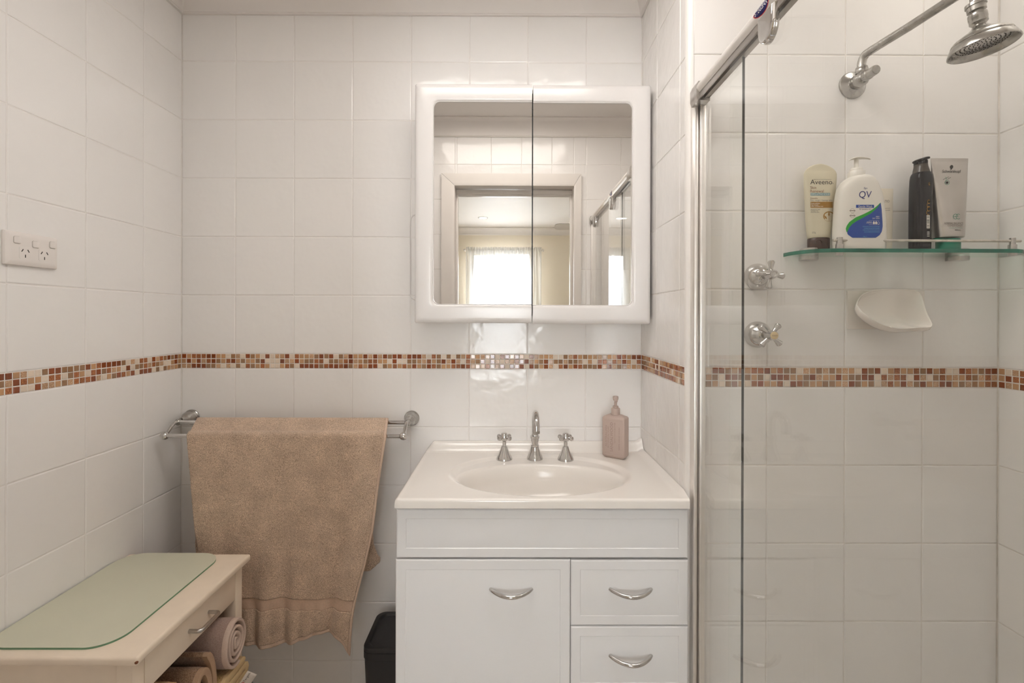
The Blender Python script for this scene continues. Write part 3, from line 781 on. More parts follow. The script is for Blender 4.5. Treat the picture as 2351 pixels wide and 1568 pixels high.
def towel_row_front(v, c):
    uL, uR = lerp_tab(front, v); t = c / NCOL; u = uL + (uR - uL) * t
    vb = lerp_tab(hem_v, u)[0]
    v2 = v + (vb - 1486) * sm(1400, 1486, v)
    f = sm(1010, 1480, v)
    x = t * 9
    rip = 0.0135 * f * (math.sin(x * 2.3 + 0.6 + .5 * math.sin(v * .008)) * .5 + math.sin(x * 4.1 + 1.2 - v * .002) * .35) + 0.004 * f * mnoise.noise(Vector((x * 1.5, v * .012, 3)))
    rip += 0.012 * f * f * (t - .3)
    if v > 1365: rip += 0.004 * sm(1365, 1405, v) * math.sin(x * 7 + 2)
    p = at(u, v2, 1.5035); p.y = 1.5035 - rip - .004 * f
    return p
grid = []
# back panel (behind the rails), bottom to top
NB = 60
for i in range(NB):
    v = 1312 + (985 - 1312) * i / (NB - 1); row = []
    for c in range(NCOL + 1):
        uL, uR = lerp_tab(backp, v); t = c / NCOL; u = uL + (uR - uL) * t
        v2 = v + (-22 * sm(845, 877, u) if v > 1270 else 0) * sm(1270, 1312, v)
        p = at(u, v2, 1.592); p.y = 1.592 + .006 * math.sin(t * 15) * sm(1000, 1300, v); row.append(p)
    grid.append(row)
# over the two rails
prof = smooth_path([(0, 1.591, zr1 - .006), (0, 1.5865, zr1 + .007), (0, 1.577, zr1 + .0115), (0, 1.566, zr1 + .0085), (0, 1.545, (zr1 + zr2) / 2 + .0075), (0, 1.526, zr2 + .0100), (0, 1.515, zr2 + .0115), (0, 1.5065, zr2 + .0075), (0, 1.5035, zr2 - .001)], 6)
for i, q in enumerate(prof):
    k = i / (len(prof) - 1); row = []
    pL0, pL1 = at(456, 965, 1.585).x, at(430.5, 1003, 1.5035).x
    pR0, pR1 = at(891, 965, 1.585).x, at(887, 1003, 1.5035).x
    for c in range(NCOL + 1):
        t = c / NCOL; a = pL0 + (pL1 - pL0) * sm(0, 1, k); b = pR0 + (pR1 - pR0) * sm(0, 1, k)
        row.append(Vector((a + (b - a) * t, q.y, q.z)))
    grid.append(row)
I0 = len(grid)
NF = 210
for i in range(1, NF + 1):
    v = 1003 + (1486 - 1003) * i / NF
    grid.append([towel_row_front(v, c) for c in range(NCOL + 1)])
def vrow(v): return I0 + int((v - 1003) / (1486 - 1003) * NF) - 1
def cloth_part(name, r0, r1, c0, c1, m, th, fuzz):
    bm = BM()
    vs = [[bm.verts.new(grid[r][c] + Vector((random.gauss(0, fuzz * .4), random.gauss(0, fuzz), random.gauss(0, fuzz * .5)))) for c in range(c0, c1 + 1)] for r in range(r0, r1 + 1)]
    for a, b in zip(vs[:-1], vs[1:]):
        for i in range(len(a) - 1): bm.faces.new((a[i], a[i + 1], b[i + 1], b[i]))
    o = finish(name, bm, m, tw, angle=180)
    s = o.modifiers.new('thick', 'SOLIDIFY'); s.thickness = th; s.offset = 0
    return o
rb0, rb1, rh = vrow(1371), vrow(1398), vrow(1477)
cloth_part('terry_body', 0, rb0, 0, NCOL - 2, M['towel'], .0075, .0005)
cloth_part('woven_band', rb0, rb1, 0, NCOL - 2, M['towel_flat'], .004, .0001)
cloth_part('terry_border', rb1, rh, 0, NCOL - 2, M['towel'], .0075, .0005)
cloth_part('hem', rh, len(grid) - 1, 0, NCOL - 2, M['towel_edge'], .005, .0002)
cloth_part('selvedge', NB + 2, len(grid) - 1, NCOL - 2, NCOL, M['towel_edge'], .006, .0002)

# ------------------------------------------------------------------ power outlet on the left wall
oc = atx(70, 575, XL)
outl = thing('power_outlet', 'white double power outlet with three rocker switches on left tiled wall', 'power outlet', (XL, oc.y, oc.z))
oy0, oy1 = atx(8.6, 570, XL + .006).y, atx(131.3, 570, XL + .006).y
oz1, oz0 = atx(70, 536.5, XL + .008).z, atx(70, 612.5, XL + .008).z
lp = lambda a, b, d: Vector((XL + .010 - d, a, b))
bm = BM(); rings(bm, oy0, oy1, oz0, oz1, [(0, .0095), (0, .006), (.0015, .003), (.007, .0004), (.012, 0)], lp, r=.003, k=3); finish('faceplate', bm, M['outlet'], outl, angle=25)
def on_plate(px, py): return atx(px * .2806, 480 + py * .2806, XL + .010)
for px, py in ((140, 252), (291, 291), (430, 296)):
    c = on_plate(px, py)
    bm = BM(); rings(bm, c.y - .0082, c.y + .0082, c.z - .0082, c.z + .0082, [(0, -.0002), (0, .0004)], lp, r=.0035, k=4); sw = finish('switch_surround', bm, M['ink_grey'], outl, smooth=False)
    bm = BM(); rings(bm, c.y - .0078, c.y + .0078, c.z - .0078, c.z + .0078, [(0, .0), (0, -.0014), (.0008, -.0026), (.002, -.0030)], lp, r=.003, k=4); finish('rocker_switch', bm, M['outlet'], sw, angle=30)
for px, py in ((207, 362), (363, 382)):
    c = on_plate(px, py)
    bm = BM(); rings(bm, c.y - .0142, c.y + .0142, c.z - .0142, c.z + .0142, [(0, -.0001), (0, .0004)], lp, r=.004, k=4); s0 = finish('socket_rim', bm, M['grout'], outl, smooth=False)
    bm = BM(); rings(bm, c.y - .0136, c.y + .0136, c.z - .0136, c.z + .0136, [(0, .0), (0, -.0004)], lp, r=.0036, k=4); finish('socket_face', bm, M['outlet'], s0, smooth=False)
    bm = BM()
    for dy, dz, ang in ((-.0068, .0058, -32), (.0068, .0058, 32), (0, -.0066, 0)):
        r = Matrix.Rotation(math.radians(ang), 4, 'X')
        q = [r @ Vector((0, a, b)) for a, b in ((-.0009, -.0034), (.0009, -.0034), (.0009, .0034), (-.0009, .0034))]
        slab_poly(bm, [Vector((XL + .0104, c.y + dy, c.z + dz)) + p * 1.0 for p in [Vector((0, -k.y if False else k.y, k.z)) for k in q]], (.0003, 0, 0))
    finish('socket_slots', bm, M['slot'], s0, smooth=False)

# ------------------------------------------------------------------ cream drawer table
ZTB = H - 0.700
UX0, UX1, UY0, UY1 = XL + .002, -0.763, 0.987, 1.421
un = thing('drawer_table', 'aged cream painted side table with one drawer and towels on its shelf', 'table', ((UX0 + UX1) / 2, (UY0 + UY1) / 2, 0))
bm = BM(); box(bm, UX0, UX1, UY0, UY1, ZTB - .019, ZTB, .006, 4); finish('tabletop', bm, M['cream_paint'], un)
bm = BM(); ball(bm, (UX1 - .003, UY0 + .0025, ZTB - .011), .0035, 10); finish('paint_chip', bm, M['chip'], un)
PX1 = UX1 - .019; PY0 = UY0 + .012; PY1 = UY1 - .012; PW = .034
zb_, zt_ = 0.0, ZTB - .019
for x0, x1 in ((PX1 - PW, PX1), (UX0 + .004, UX0 + .004 + PW)):
    for y0, y1 in ((PY0, PY0 + PW), (PY1 - PW, PY1)):
        bm = BM(); box(bm, x0, x1, y0, y1, zb_, zt_ + .001, .003, 2); finish('leg', bm, M['cream_paint'], un)
ZDB = ZTB - .108                            # underside of the drawer
for y0, y1 in ((PY0 + .009, PY0 + .024), (PY1 - .024, PY1 - .009)):
    bm = BM(); box(bm, UX0 + .03, PX1 - PW + .004, y0, y1, .20, zt_ + .001); finish('side_panel', bm, M['cream_paint'], un, smooth=False)
bm = BM(); box(bm, UX0 + .012, UX0 + .024, PY0 + .02, PY1 - .02, .20, zt_); finish('back_panel', bm, M['cream_paint'], un, smooth=False)
ZSH = H - 1.095
bm = BM(); box(bm, UX0 + .024, PX1 - .004, PY0 + .024, PY1 - .024, ZSH - .018, ZSH, .002); finish('shelf', bm, M['cream_paint'], un)
bm = BM(); box(bm, PX1 - .018, PX1 - .001, PY0 + PW + .0022, PY1 - PW - .0015, ZDB, zt_ - .0015, .0015); box(bm, UX0 + .05, PX1 - .018, PY0 + PW + .01, PY1 - PW - .01, ZDB + .012, zt_ - .016)
dw = finish('drawer', bm, M['cream_paint'], un, angle=30)
bm = BM(); hz = H - .7695
P = [(PX1 - .001, 1.177, hz), (PX1 + .018, 1.177, hz)]
c = [(PX1 + .018 + .010 * math.sin(math.radians(a)), 1.187 - .010 * math.cos(math.radians(a)), hz) for a in range(15, 91, 15)]
c2 = [(PX1 + .018 + .010 * math.cos(math.radians(a)), 1.2437 + .010 * math.sin(math.radians(a)), hz) for a in range(0, 91, 15)]
tube(bm, P + c + c2 + [(PX1 - .001, 1.2537, hz)], .0047, 16)
finish('handle', bm, M['steel'], dw)
# frosted glass cover
gx1, gx0, gy0, gy1 = -0.837, XL + .0035, 1.011, 1.416
loops_pts = rrect(gx0, gx1, gy0, gy1, .060, 14)
bm = BM(); loft(bm, [[(a, b, ZTB) for a, b in loops_pts], [(a, b, ZTB + .0042) for a, b in loops_pts]], True, True, False)
bmE = bm
gp = thing('glass_cover', 'frosted green glass sheet with rounded corners lying on the cream table', 'glass cover', ((gx0 + gx1) / 2, (gy0 + gy1) / 2, ZTB))
finish('edge', bmE, M['frosted_edge'], gp, angle=50)
lt = rrect(gx0 + .0008, gx1 - .0008, gy0 + .0008, gy1 - .0008, .059, 14)
bm = BM(); loft(bm, [[(a, b, ZTB + .0040) for a, b in loops_pts], [(a, b, ZTB + .0050) for a, b in lt]], True, True, True)
finish('glass_sheet', bm, M['frosted'], gp, angle=50)

# ------------------------------------------------------------------ towels on the table's shelf
def ribbon(bm, cl, th, x0, x1, edge=None):
    """a strip of cloth whose cross-section runs along cl (y, z), extruded along x with softened ends"""
    P = [Vector((0, a, b)) for a, b in cl]; n = len(P); L, R = [], []
    for i in range(n):
        t = (P[min(i + 1, n - 1)] - P[max(i - 1, 0)]).normalized(); nn = Vector((0, -t.z, t.y))
        h = th / 2 * (0.55 if i in (0, n - 1) else 1)
        L.append(P[i] + nn * h); R.append(P[i] - nn * h)
    prof = L + R[::-1]
    cen = [(P[i]) for i in range(n)] + [P[i] for i in range(n)][::-1]
    loops = []
    for x, k in ((x0, 1.0), (x1 - .0015, 1.0), (x1, .55)):
        loops.append([Vector((x, c.y + (p.y - c.y) * k, c.z + (p.z - c.z) * k)) for p, c in zip(prof, cen)])
    vs = [[bm.verts.new(p) for p in lp] for lp in loops]; m = len(prof)
    for a, b in zip(vs[:-1], vs[1:]):
        for i in range(m): bm.faces.new((a[i], a[(i + 1) % m], b[(i + 1) % m], b[i]))
    for v in (vs[0], vs[-1]):
        for i in range(n - 1): bm.faces.new((v[i], v[i + 1], v[m - 2 - i], v[m - 1 - i]))
def spiral(cy, cz, ry, rz, turns, seed, r_in=.12, rot=0.0, wob=.05):
    rnd = random.Random(seed); out = []; N = int(turns * 44)
    ph = rnd.random() * 6
    for i in range(N + 1):
        t = i / N; a = -PI / 2 - 2 * PI * turns * t + rot
        k = 1 - (1 - r_in) * t
        w = 1 + wob * t * math.sin(3 * a + ph) + wob * .7 * t * math.sin(2 * a + ph * 2)
        out.append((cy + ry * k * w * math.cos(a), cz + rz * k * w * math.sin(a)))
    return out
def rolled(name, label, cy, cz, ry, rz, turns, th, x0, x1, m, me, seed, rot=0.0, wob=.05):
    t = thing(name, label, 'towel', ((x0 + x1) / 2, cy, cz - rz), None)
    cl = spiral(cy, cz, ry - th / 2, rz - th / 2, turns, seed, rot=rot, wob=wob)
    bm = BM(); ribbon(bm, cl, th, x0, x1 - .014); finish('cloth', bm, m, t, angle=60)
    bm = BM(); ribbon(bm, cl, th * .9, x1 - .0142, x1); finish('hem', bm, me, t, angle=60)
    return t
def folded(name, label, y0, y1, z0, z1, layers, x0, x1, m, me, slope=0.0):
    t = thing(name, label, 'towel', ((x0 + x1) / 2, (y0 + y1) / 2, z0), None)
    th = (z1 - z0) / layers; cl = []
    for k in range(layers):
        z = z0 + th * (k + .5); ya, yb = (y0 + th / 2, y1 - th / 2) if k % 2 == 0 else (y1 - th / 2, y0 + th / 2)
        for i in range(13):
            q = i / 12; yy = ya + (yb - ya) * q
            cl.append((yy, z + slope * (yy - y0) + .0008 * math.sin(9 * q + k)))
        if k < layers - 1:
            s = 1 if k % 2 == 0 else -1
            for a in (-45, 0, 45):
                cl.append((yb + s * th * .5 * math.cos(math.radians(a)), z + th / 2 + th / 2 * math.sin(math.radians(a)) + slope * (yb - y0)))
    bm = BM(); ribbon(bm, cl, th * .93, x0, x1 - .012); finish('cloth', bm, m, t, angle=60)
    bm = BM(); ribbon(bm, cl, th * .88, x1 - .0122, x1); finish('hem', bm, me, t, angle=60)
    return t
M['gold_edge'] = mat('golden_hem', srgb(206, 172, 128), 0.9, noise=0.06, nscale=300)
M['taupe_edge'] = mat('taupe_hem', srgb(188, 156, 128), 0.9, noise=0.06, nscale=300)
M['mustard_edge'] = mat('mustard_hem', srgb(220, 192, 146), 0.9, noise=0.06, nscale=300)
xb = UX0 + .05
rolled('rolled_towel', 'mauve hand towel rolled up, topmost on the table shelf', 1.3185, H - .8890, .0545, .0700, 3.6, .0085, xb, -.745, M['mauve'], M['mauve_edge'], 4, rot=.3, wob=.09)
rolled('rolled_towel', 'golden tan towel nearest the table corner, under the drawer', 1.084, H - .960, .071, .128, 3.0, .017, xb, -.772, M['gold_terry'], M['gold_edge'], 11, rot=PI * .9)
rolled('rolled_towel', 'taupe towel between the golden towel and the mauve roll', 1.2165, H - .972, .0585, .121, 2.4, .018, xb, -.770, M['taupe_terry'], M['taupe_edge'], 5, rot=PI * .9)
mu = folded('folded_towel', 'mustard towel with a white care label under the mauve roll', 1.279, 1.3835, H - 1.032, H - .962, 3, xb, -.752, M['mustard_terry'], M['mustard_edge'])
folded('folded_towel', 'charcoal towel at the bottom of the shelf under the mustard towel', 1.280, 1.384, ZSH, H - 1.0335, 2, xb, -.742, M['grey_terry'], M['grey_terry'])
# care label sewn to the mustard towel
def tagp(a, b):   # a 0..1 along the writing, b 0..1 across
    o = Vector((-.7505, 1.3330, H - 1.020)); e1 = Vector((.022, .0070, .0340)); e2 = Vector((.0205, .010, -.018))
    return o + e1 * a + e2 * b + Vector((0, -.002 * math.sin(a * PI), 0))
bm = BM(); loft(bm, [[tagp(i / 6, j) + Vector((0, k, 0)) for i in range(7) for k in (0,)] for j in (0, .33, .66, 1)], closed=False)
tg = finish('care_label', bm, M['label_cloth'], mu, angle=80); s_ = tg.modifiers.new('t', 'SOLIDIFY'); s_.thickness = .0006
tg['label'] = 'white woven label printed with a shop name'
bm = BM(); put_text(bm, 'Target.', .34, .98, .18, .44, lambda u, v: tagp(u, v) + Vector((.0007, -.0016, .0)))
finish('print', bm, M['ink_black'], tg, smooth=False)
bm = BM()
for r0, r1 in ((.10, .14), (.0, .05)):
    lo = [[tagp(.18 + r * 1.0 * math.cos(t * PI / 12), .31 + r * 1.3 * math.sin(t * PI / 12)) + Vector((.0007, -.0016, 0)) for t in range(24)] for r in (max(r0, .001), r1)]
    loft(bm, lo, True)
finish('logo', bm, M['ink_red'], tg, smooth=False)

# ------------------------------------------------------------------ black bin beside the vanity
bX0, bX1, bY0, bY1, bZ = -.437, VX0 - .004, 1.418, 1.606, H - .982
bn = thing('waste_bin', 'slim black plastic bin standing between towel and vanity', 'bin', ((bX0 + bX1) / 2, (bY0 + bY1) / 2, 0))
def bloop(ins, z, r=.03): return [(a, b, z) for a, b in rrect(bX0 + ins, bX1 - ins, bY0 + ins, bY1 - ins, r, 6)]
bm = BM(); loft(bm, [bloop(.014, 0), bloop(.012, .004), bloop(.002, bZ - .036)], True, True, True); finish('body', bm, M['black'], bn, angle=50)
bm = BM(); loft(bm, [bloop(0, bZ - .034), bloop(0, bZ - .014), bloop(.002, bZ - .0125), bloop(0, bZ - .011), bloop(.0005, bZ - .002), bloop(.004, bZ), bloop(.013, bZ), bloop(.017, bZ - .006)], True, True, True); finish('lid', bm, M['black'], bn, angle=40)

# ------------------------------------------------------------------ shower screen (fixed pane and sliding door on a rail)
XF, XD, XP = 0.455, 0.4655, 0.4765
ss = thing('shower_screen', 'frameless sliding glass shower screen with a polished metal top rail', 'shower screen', (XD, .75, 0))
zRT, zRF, zRB = H + .573, H + .548, H + .535
bm = BM(); box(bm, .4600, .4680, 1.196, YS - .001, .05, zRB + .01, .001); finish('wall_channel', bm, M['alu'], ss)
bm = BM(); box(bm, .4672, .4722, 1.205, YS - .001, .05, zRB, .0005); finish('channel_seal', bm, M['alu_dark'], ss)
bm = BM(); box(bm, .4718, .4842, 1.188, YS - .001, .05, zRB, .001); finish('pane_channel', bm, M['alu'], ss)
def extr(bm, prof, y0, y1): loft(bm, [[(x, y0, z) for x, z in prof], [(x, y1, z) for x, z in prof]], True, True, True)
bm = BM(); extr(bm, [(.4835, zRF), (.4835, zRT)] + [(.4585 - .0065 * math.sin(PI * t / 10), zRT + (zRF - zRT) * t / 10) for t in range(11)], YF + .022, 1.166)
finish('top_rail', bm, M['rail_face'], ss, angle=30)
bm = BM(); extr(bm, [(.4600, zRB), (.4625, zRB - .001), (.4625, zRB + .006), (.4705, zRB + .006), (.4705, zRB - .001), (.4825, zRB - .001), (.4825, zRF + .001), (.4600, zRF + .001)], YF + .022, 1.186)
finish('rail_channel', bm, M['alu_dark'], ss, angle=30)
for y0, y1 in ((1.165, 1.2065), (YF + .004, YF + .030)):
    bm = BM(); extr(bm, [(.4850, zRB - .006), (.4850, zRT + .003), (.4560, zRT + .003), (.4515, zRT - .008), (.4515, zRB + .004), (.4545, zRB - .006)], y0, y1); finish('rail_bracket', bm, M['steel'], ss, angle=30)
bm = BM(); box(bm, .4600, .4845, YF + .002, YF + .028, .05, zRB + .01, .001); finish('end_channel', bm, M['alu'], ss)
def pane(name, x, y0, y1, z0, z1, edges):
    bm = BM(); box(bm, x - .003, x + .003, y0, y1, z0, z1); p = finish(name, bm, M['glass'], ss, smooth=False)
    for y in edges:
        bm = BM(); d = .0008 if y == y0 else -.0008
        box(bm, x - .0031, x + .0016, min(y - d * .3, y + d), max(y - d * .3, y + d), z0, z1); finish('edge', bm, M['glass_edge'], p, smooth=False)
    return p
pane('fixed_pane', XP + .001, .981, 1.210, .055, zRB + .004, (.981,))
pane('door_pane', XD, .315, 1.012, .06, zRB + .004, ())
bm = BM(); box(bm, .4590, .4850, YF + .004, YS - .002, 0, .05, .003); finish('bottom_rail', bm, M['alu'], ss)
def hanger(yc):
    bm = BM(); w = .026; zt, zbm = zRF - .002, zRF - .060
    out = [(yc + w, zt), (yc - w, zt), (yc - w, zbm + .030)] + [(yc - w + w * 2 * (1 - math.cos(math.radians(a))) * .5, zbm + .030 - .030 * math.sin(math.radians(a))) for a in range(10, 171, 10)] + [(yc + w, zbm + .030)]
    lo = []
    for ins, x in ((0, .4625), (0, .4560), (.0015, .4520), (.0040, .4500), (.0065, .4498)):
        cx_, cz_ = yc, (zt + zbm) / 2
        lo.append([(x, cx_ + (a - cx_) * (1 - ins / w), cz_ + (b - cz_) * (1 - ins / .030)) for a, b in out])
    loft(bm, lo, True, True, True)
    finish('roller_hanger', bm, M['chrome'], ss, angle=40)
hanger(.851); hanger(.43)
by, bz = .866, H + .5605
def badge_pt(a, b): 
    x = .4585 - .0065 * math.sin(PI * min(max((zRT - (bz + b)) / (zRT - zRF), 0), 1)); return Vector((x, by - a, bz + b))
bd = None
for nm, k, mm, e in (('badge', 1.0, 'ink_white', .0003), ('badge_rim', .94, 'ink_red', .0005), ('badge_field', .86, 'badge_blue', .0007)):
    bm = BM(); rows = []
    for j in range(13):
        r = k * j / 12; rows.append([badge_pt(.0285 * max(r, .001) * math.cos(t * PI / 20), .0112 * max(r, .001) * math.sin(t * PI / 20)) - Vector((e, 0, 0)) for t in range(40)])
    loft(bm, rows, True); o = finish(nm, bm, M[mm], ss if bd is None else bd, smooth=False); bd = bd or o
bm = BM(); put_text(bm, 'STEGBAR', -.0215, .0215, .0042, -.0042, lambda u, v: badge_pt(u, v) - Vector((.0010, 0, 0))); finish('lettering', bm, M['ink_white'], bd, smooth=False)

# ------------------------------------------------------------------ shower rose on its arm
fc = at(1955.4, 197, YS)
sh = thing('shower_rose', 'worn chrome shower rose on a bent arm from the tiled shower wall', 'shower head', (fc.x, YS, fc.z))
bm = BM(); lathe(bm, [(.0335, 0), (.0342, .002), (.0338, .004), (.030, .0068), (.018, .0085), (.0150, .011), (.0150, .015), (.0172, .0155), (.0172, .020), (.0155, .0205), (.0155, .024), (.0168, .0245), (.0165, .038), (.0125, .045), (.0112, .047)], (fc.x, YS - .0005, fc.z), (0, -1, 0), n=40)
finish('flange', bm, M['worn_chrome'], sh)
bm = BM(); lathe(bm, [(.0118, .046), (.0122, .050), (.0122, .060), (.0112, .061), (.0112, .080), (.0100, .083), (0, .0832)], (fc.x, YS, fc.z), (0, -1, 0), n=28)
lathe(bm, [(.0120, -.006), (.0120, .014), (.0105, .016)], (fc.x, 1.1905, fc.z), n=24); finish('valve_body', bm, M['worn_chrome'], sh)
bm = BM(); lathe(bm, [(.0128, .013), (.0140, .0145), (.0140, .024), (.0128, .0255), (.0134, .027), (.0128, .029)], (fc.x, 1.1905, fc.z), n=6 * 4); finish('union_nut', bm, M['worn_chrome'], sh)
z0 = fc.z
ap = smooth_path([(fc.x, 1.1905, z0 + .026), (fc.x, 1.190, z0 + .040), (fc.x + .002, 1.184, z0 + .053), (fc.x + .006, 1.168, z0 + .0585), (fc.x + .030, 1.08, z0 + .066), (fc.x + .050, .995, z0 + .073), (.9255, .968, z0 + .070), (.9280, .957, z0 + .056), (.9285, .955, z0 + .030)], 8)
bm = BM(); tube(bm, ap, .0097, 20); finish('arm', bm, M['worn_chrome'], sh)
hd0 = Vector((.9275, .955, H + .627)); hd1 = Vector((.9395, .951, H + .535)); hd = (hd1 - hd0).normalized()
bm = BM(); lathe(bm, [(.0110, -.004), (.0165, -.002), (.0170, .004), (.0150, .0045), (.0150, .014), (.0095, .015), (.0095, .019)], hd0, hd, n=24); finish('hex_nut', bm, M['worn_chrome'], sh, angle=30)
bm = BM(); lathe(bm, [(.0095, .018), (.0148, .020), (.0152, .022), (.0152, .030), (.0146, .031), (.0146, .038), (.0118, .041), (.0105, .044)], hd0, hd, n=32); finish('swivel_collar', bm, M['worn_chrome'], sh)
bm = BM(); lathe(bm, [(.0105, .043), (.0130, .048), (.0210, .0545), (.0330, .0605), (.0420, .0660), (.0465, .0705), (.0478, .0735), (.0470, .0750), (.0495, .0775), (.0525, .0835), (.0545, .0880), (.0550, .0905), (.0535, .0915), (.0515, .0895), (.0495, .0835), (.0480, .0790), (.0455, .0775)], hd0, hd, n=64, cap1=True); finish('rose_bell', bm, M['worn_chrome'], sh)
bm = BM(); mA = axis_matrix(hd0, hd)
lathe(bm, [(.0452, .0772), (.0455, .0790), (.0430, .0800), (0, .0802)], hd0, hd, n=48)
fa = finish('spray_face', bm, M['steel'], sh)
bm = BM()
for r in range(1, 7):
    for k in range(r * 7):
        a = 2 * PI * k / (r * 7) + r
        p = mA @ Vector((.0066 * r * math.cos(a), .0066 * r * math.sin(a), .0798)); lathe(bm, [(.0013, 0), (.0009, .0012)], p, hd, n=6)
finish('nozzles', bm, M['slot'], fa, smooth=False, kind='stuff')

# ------------------------------------------------------------------ shower taps
def shower_tap(u, v, label, ang, cap_m, word):
    c = at(u, v, YS); t = thing('shower_tap', label, 'tap', (c.x, YS, c.z), 'shower wall taps')
    o = Vector((c.x, YS - .0005, c.z)); d = (0, -1, 0)
    bm = BM(); lathe(bm, [(.0330, 0), (.0336, .002), (.0334, .006), (.0312, .014), (.0262, .0235), (.0195, .0315), (.0130, .0370), (.0105, .0385), (.0100, .0400)], o, d, n=44); finish('dome_flange', bm, M['chrome'], t)
    bm = BM(); lathe(bm, [(.0075, .039), (.0075, .052), (.0095, .053), (.0095, .056)], o, d, n=24); finish('spindle', bm, M['chrome'], t)
    bm = BM(); lathe(bm, [(.0095, .055), (.0125, .058), (.0130, .066), (.0115, .074), (.0102, .078), (.0102, .082)], o, d, n=32)
    cc = o + Vector((0, -.066, 0))
    for k in range(4):
        a = math.radians(ang) + k * PI / 2; e = Vector((math.cos(a), 0.12, math.sin(a))).normalized()
        tube(bm, [cc + e * r for r in (.008, .014, .021, .027, .0312, .0335, .0345)], [.0048, .0046, .0056, .0074, .0082, .0066, .0026], 14)
    h = finish('cross_handle', bm, M['chrome'], t)
    if not word:
        bm = BM(); lathe(bm, [(.0092, .0815), (.0092, .0832), (.0075, .0836), (.0055, .0830), (.0048, .0822), (0, .0821)], o, d, n=28); finish('button_rim', bm, cap_m, t); return
    bm = BM(); lathe(bm, [(.0092, .0815), (.0092, .0830), (.0082, .0836), (0, .0838)], o, d, n=28); bt = finish('button', bm, cap_m, t)
    bm = BM(); put_text(bm, word, -.0062, .0062, .0018, -.0018, lambda u_, v_: o + Vector((u_, -.0841, v_))); finish('lettering', bm, M['ink_brown'], bt, smooth=False)
shower_tap(1737, 635.5, 'upper chrome shower tap with a plain chrome centre', 84, M['chrome'], '')
shower_tap(1737, 767.6, 'lower chrome shower tap with a cream cold disc', 49, M['cream_disc'], 'COLD')

# ------------------------------------------------------------------ glass shelf
zs0, zs1 = H + .1566, H + .1655
gsx = (.702 + 1.249) / 2
sf = thing('glass_shelf', 'green-edged glass shelf with a metal guard rail on shower wall', 'shelf', (.985, YS, zs0))
out = [(.698, 1.2242), (.7000, 1.200), (.7060, 1.180), (.7170, 1.161), (.7310, 1.148), (.7470, 1.1400), (.7680, 1.1364), (.800, 1.136), (1.170, 1.136), (1.205, 1.1375), (1.224, 1.143), (1.238, 1.152), (1.2475, 1.166), (1.2495, 1.190), (1.2495, 1.2242)]
outs = [(p.x, p.y) for p in smooth_path([(a, b, 0) for a, b in out], 4)]
cx_, cy_ = .985, 1.19
bm = BM(); loft(bm, [[(a, b, z) for a, b in outs] for z in (zs0, zs1)], True, True, True)
for f in bm.faces: f.material_index = 1 if abs(f.normal.z) < .5 and f.calc_center_median().y < 1.222 else 0
bm.faces.ensure_lookup_table()
bmesh.ops.recalc_face_normals(bm, faces=bm.faces)
for f in bm.faces: f.material_index = 0
gp_ = finish('glass_plate', bm, M['glass_shelf'], sf, smooth=False)
bm = BM(); n = len(outs); inn = [(cx_ + (a - cx_) * .9985, cy_ + (b - cy_) * .985) for a, b in outs]
o2 = [(a + (a - cx_) * .0002, b - .0002) for a, b in outs]
vs = [[bm.verts.new((a, b, z)) for a, b in pts] for pts, z in ((inn, zs0 + .0002), (o2, zs0 - .0001), (o2, zs1 + .0001), (inn, zs1 - .0002))]
for q in range(3):
    for i in range(n - 1): bm.faces.new((vs[q][i], vs[q][i + 1], vs[q + 1][i + 1], vs[q + 1][i]))
finish('polished_edge', bm, M['shelf_edge'], gp_, angle=40)
for u in (1857.5, 2201):
    c = at(u, 588, 1.198); o = (c.x, 1.198, zs0)
    bm = BM(); 
    lathe(bm, [(.0195, -.0115), (.0205, -.0105), (.0205, -.0015), (.0195, -.0004)], o, n=32)
    lathe(bm, [(.0195, .0094), (.0205, .0102), (.0205, .0165), (.0195, .0175)], o, n=32)
    box(bm, c.x - .010, c.x + .010, 1.212, YS, zs0 - .0105, zs0 - .0015, .001); box(bm, c.x - .010, c.x + .010, 1.212, YS, zs0 + .0102, zs0 + .0165, .001)
    finish('clamp', bm, M['steel'], sf)
gy = 1.1445; zr = H + .1862
xp = [at(1927.5, 560, gy).x, at(2324.5, 560, gy).x]
for x in xp:
    bm = BM(); lathe(bm, [(.0078, -.0065), (.0084, -.0055), (.0084, .0200), (.0062, .0210), (.0062, .0362), (.0055, .0370)], (x, gy, zs0), n=28); finish('rail_post', bm, M['steel'], sf)
bm = BM(); tube(bm, [(at(1912, 550, gy).x, gy, zr), (at(2343, 550, gy).x, gy, zr - .0005)], .0031, 14); finish('guard_rail', bm, M['dull_steel'], sf)

# ------------------------------------------------------------------ ceramic soap dish
def s6(x, y, Y): return at(1680 + .29969 * x, 330 + .29976 * y, Y)
pa = at(1942.5, 667, YS); 
sd = thing('soap_dish', 'cream ceramic soap dish fixed to the shower wall below glass shelf', 'soap dish', (.955, YS, H))
bm = BM(); rings(bm, pa.x, pa.x + .198, at(1950, 755.5, YS).z, pa.z, [(0, .006), (0, .0015), (.0006, .0004), (.003, 0)], vplace(YS - .0052)); finish('base_tile', bm, M['ceramic'], sd, angle=30)
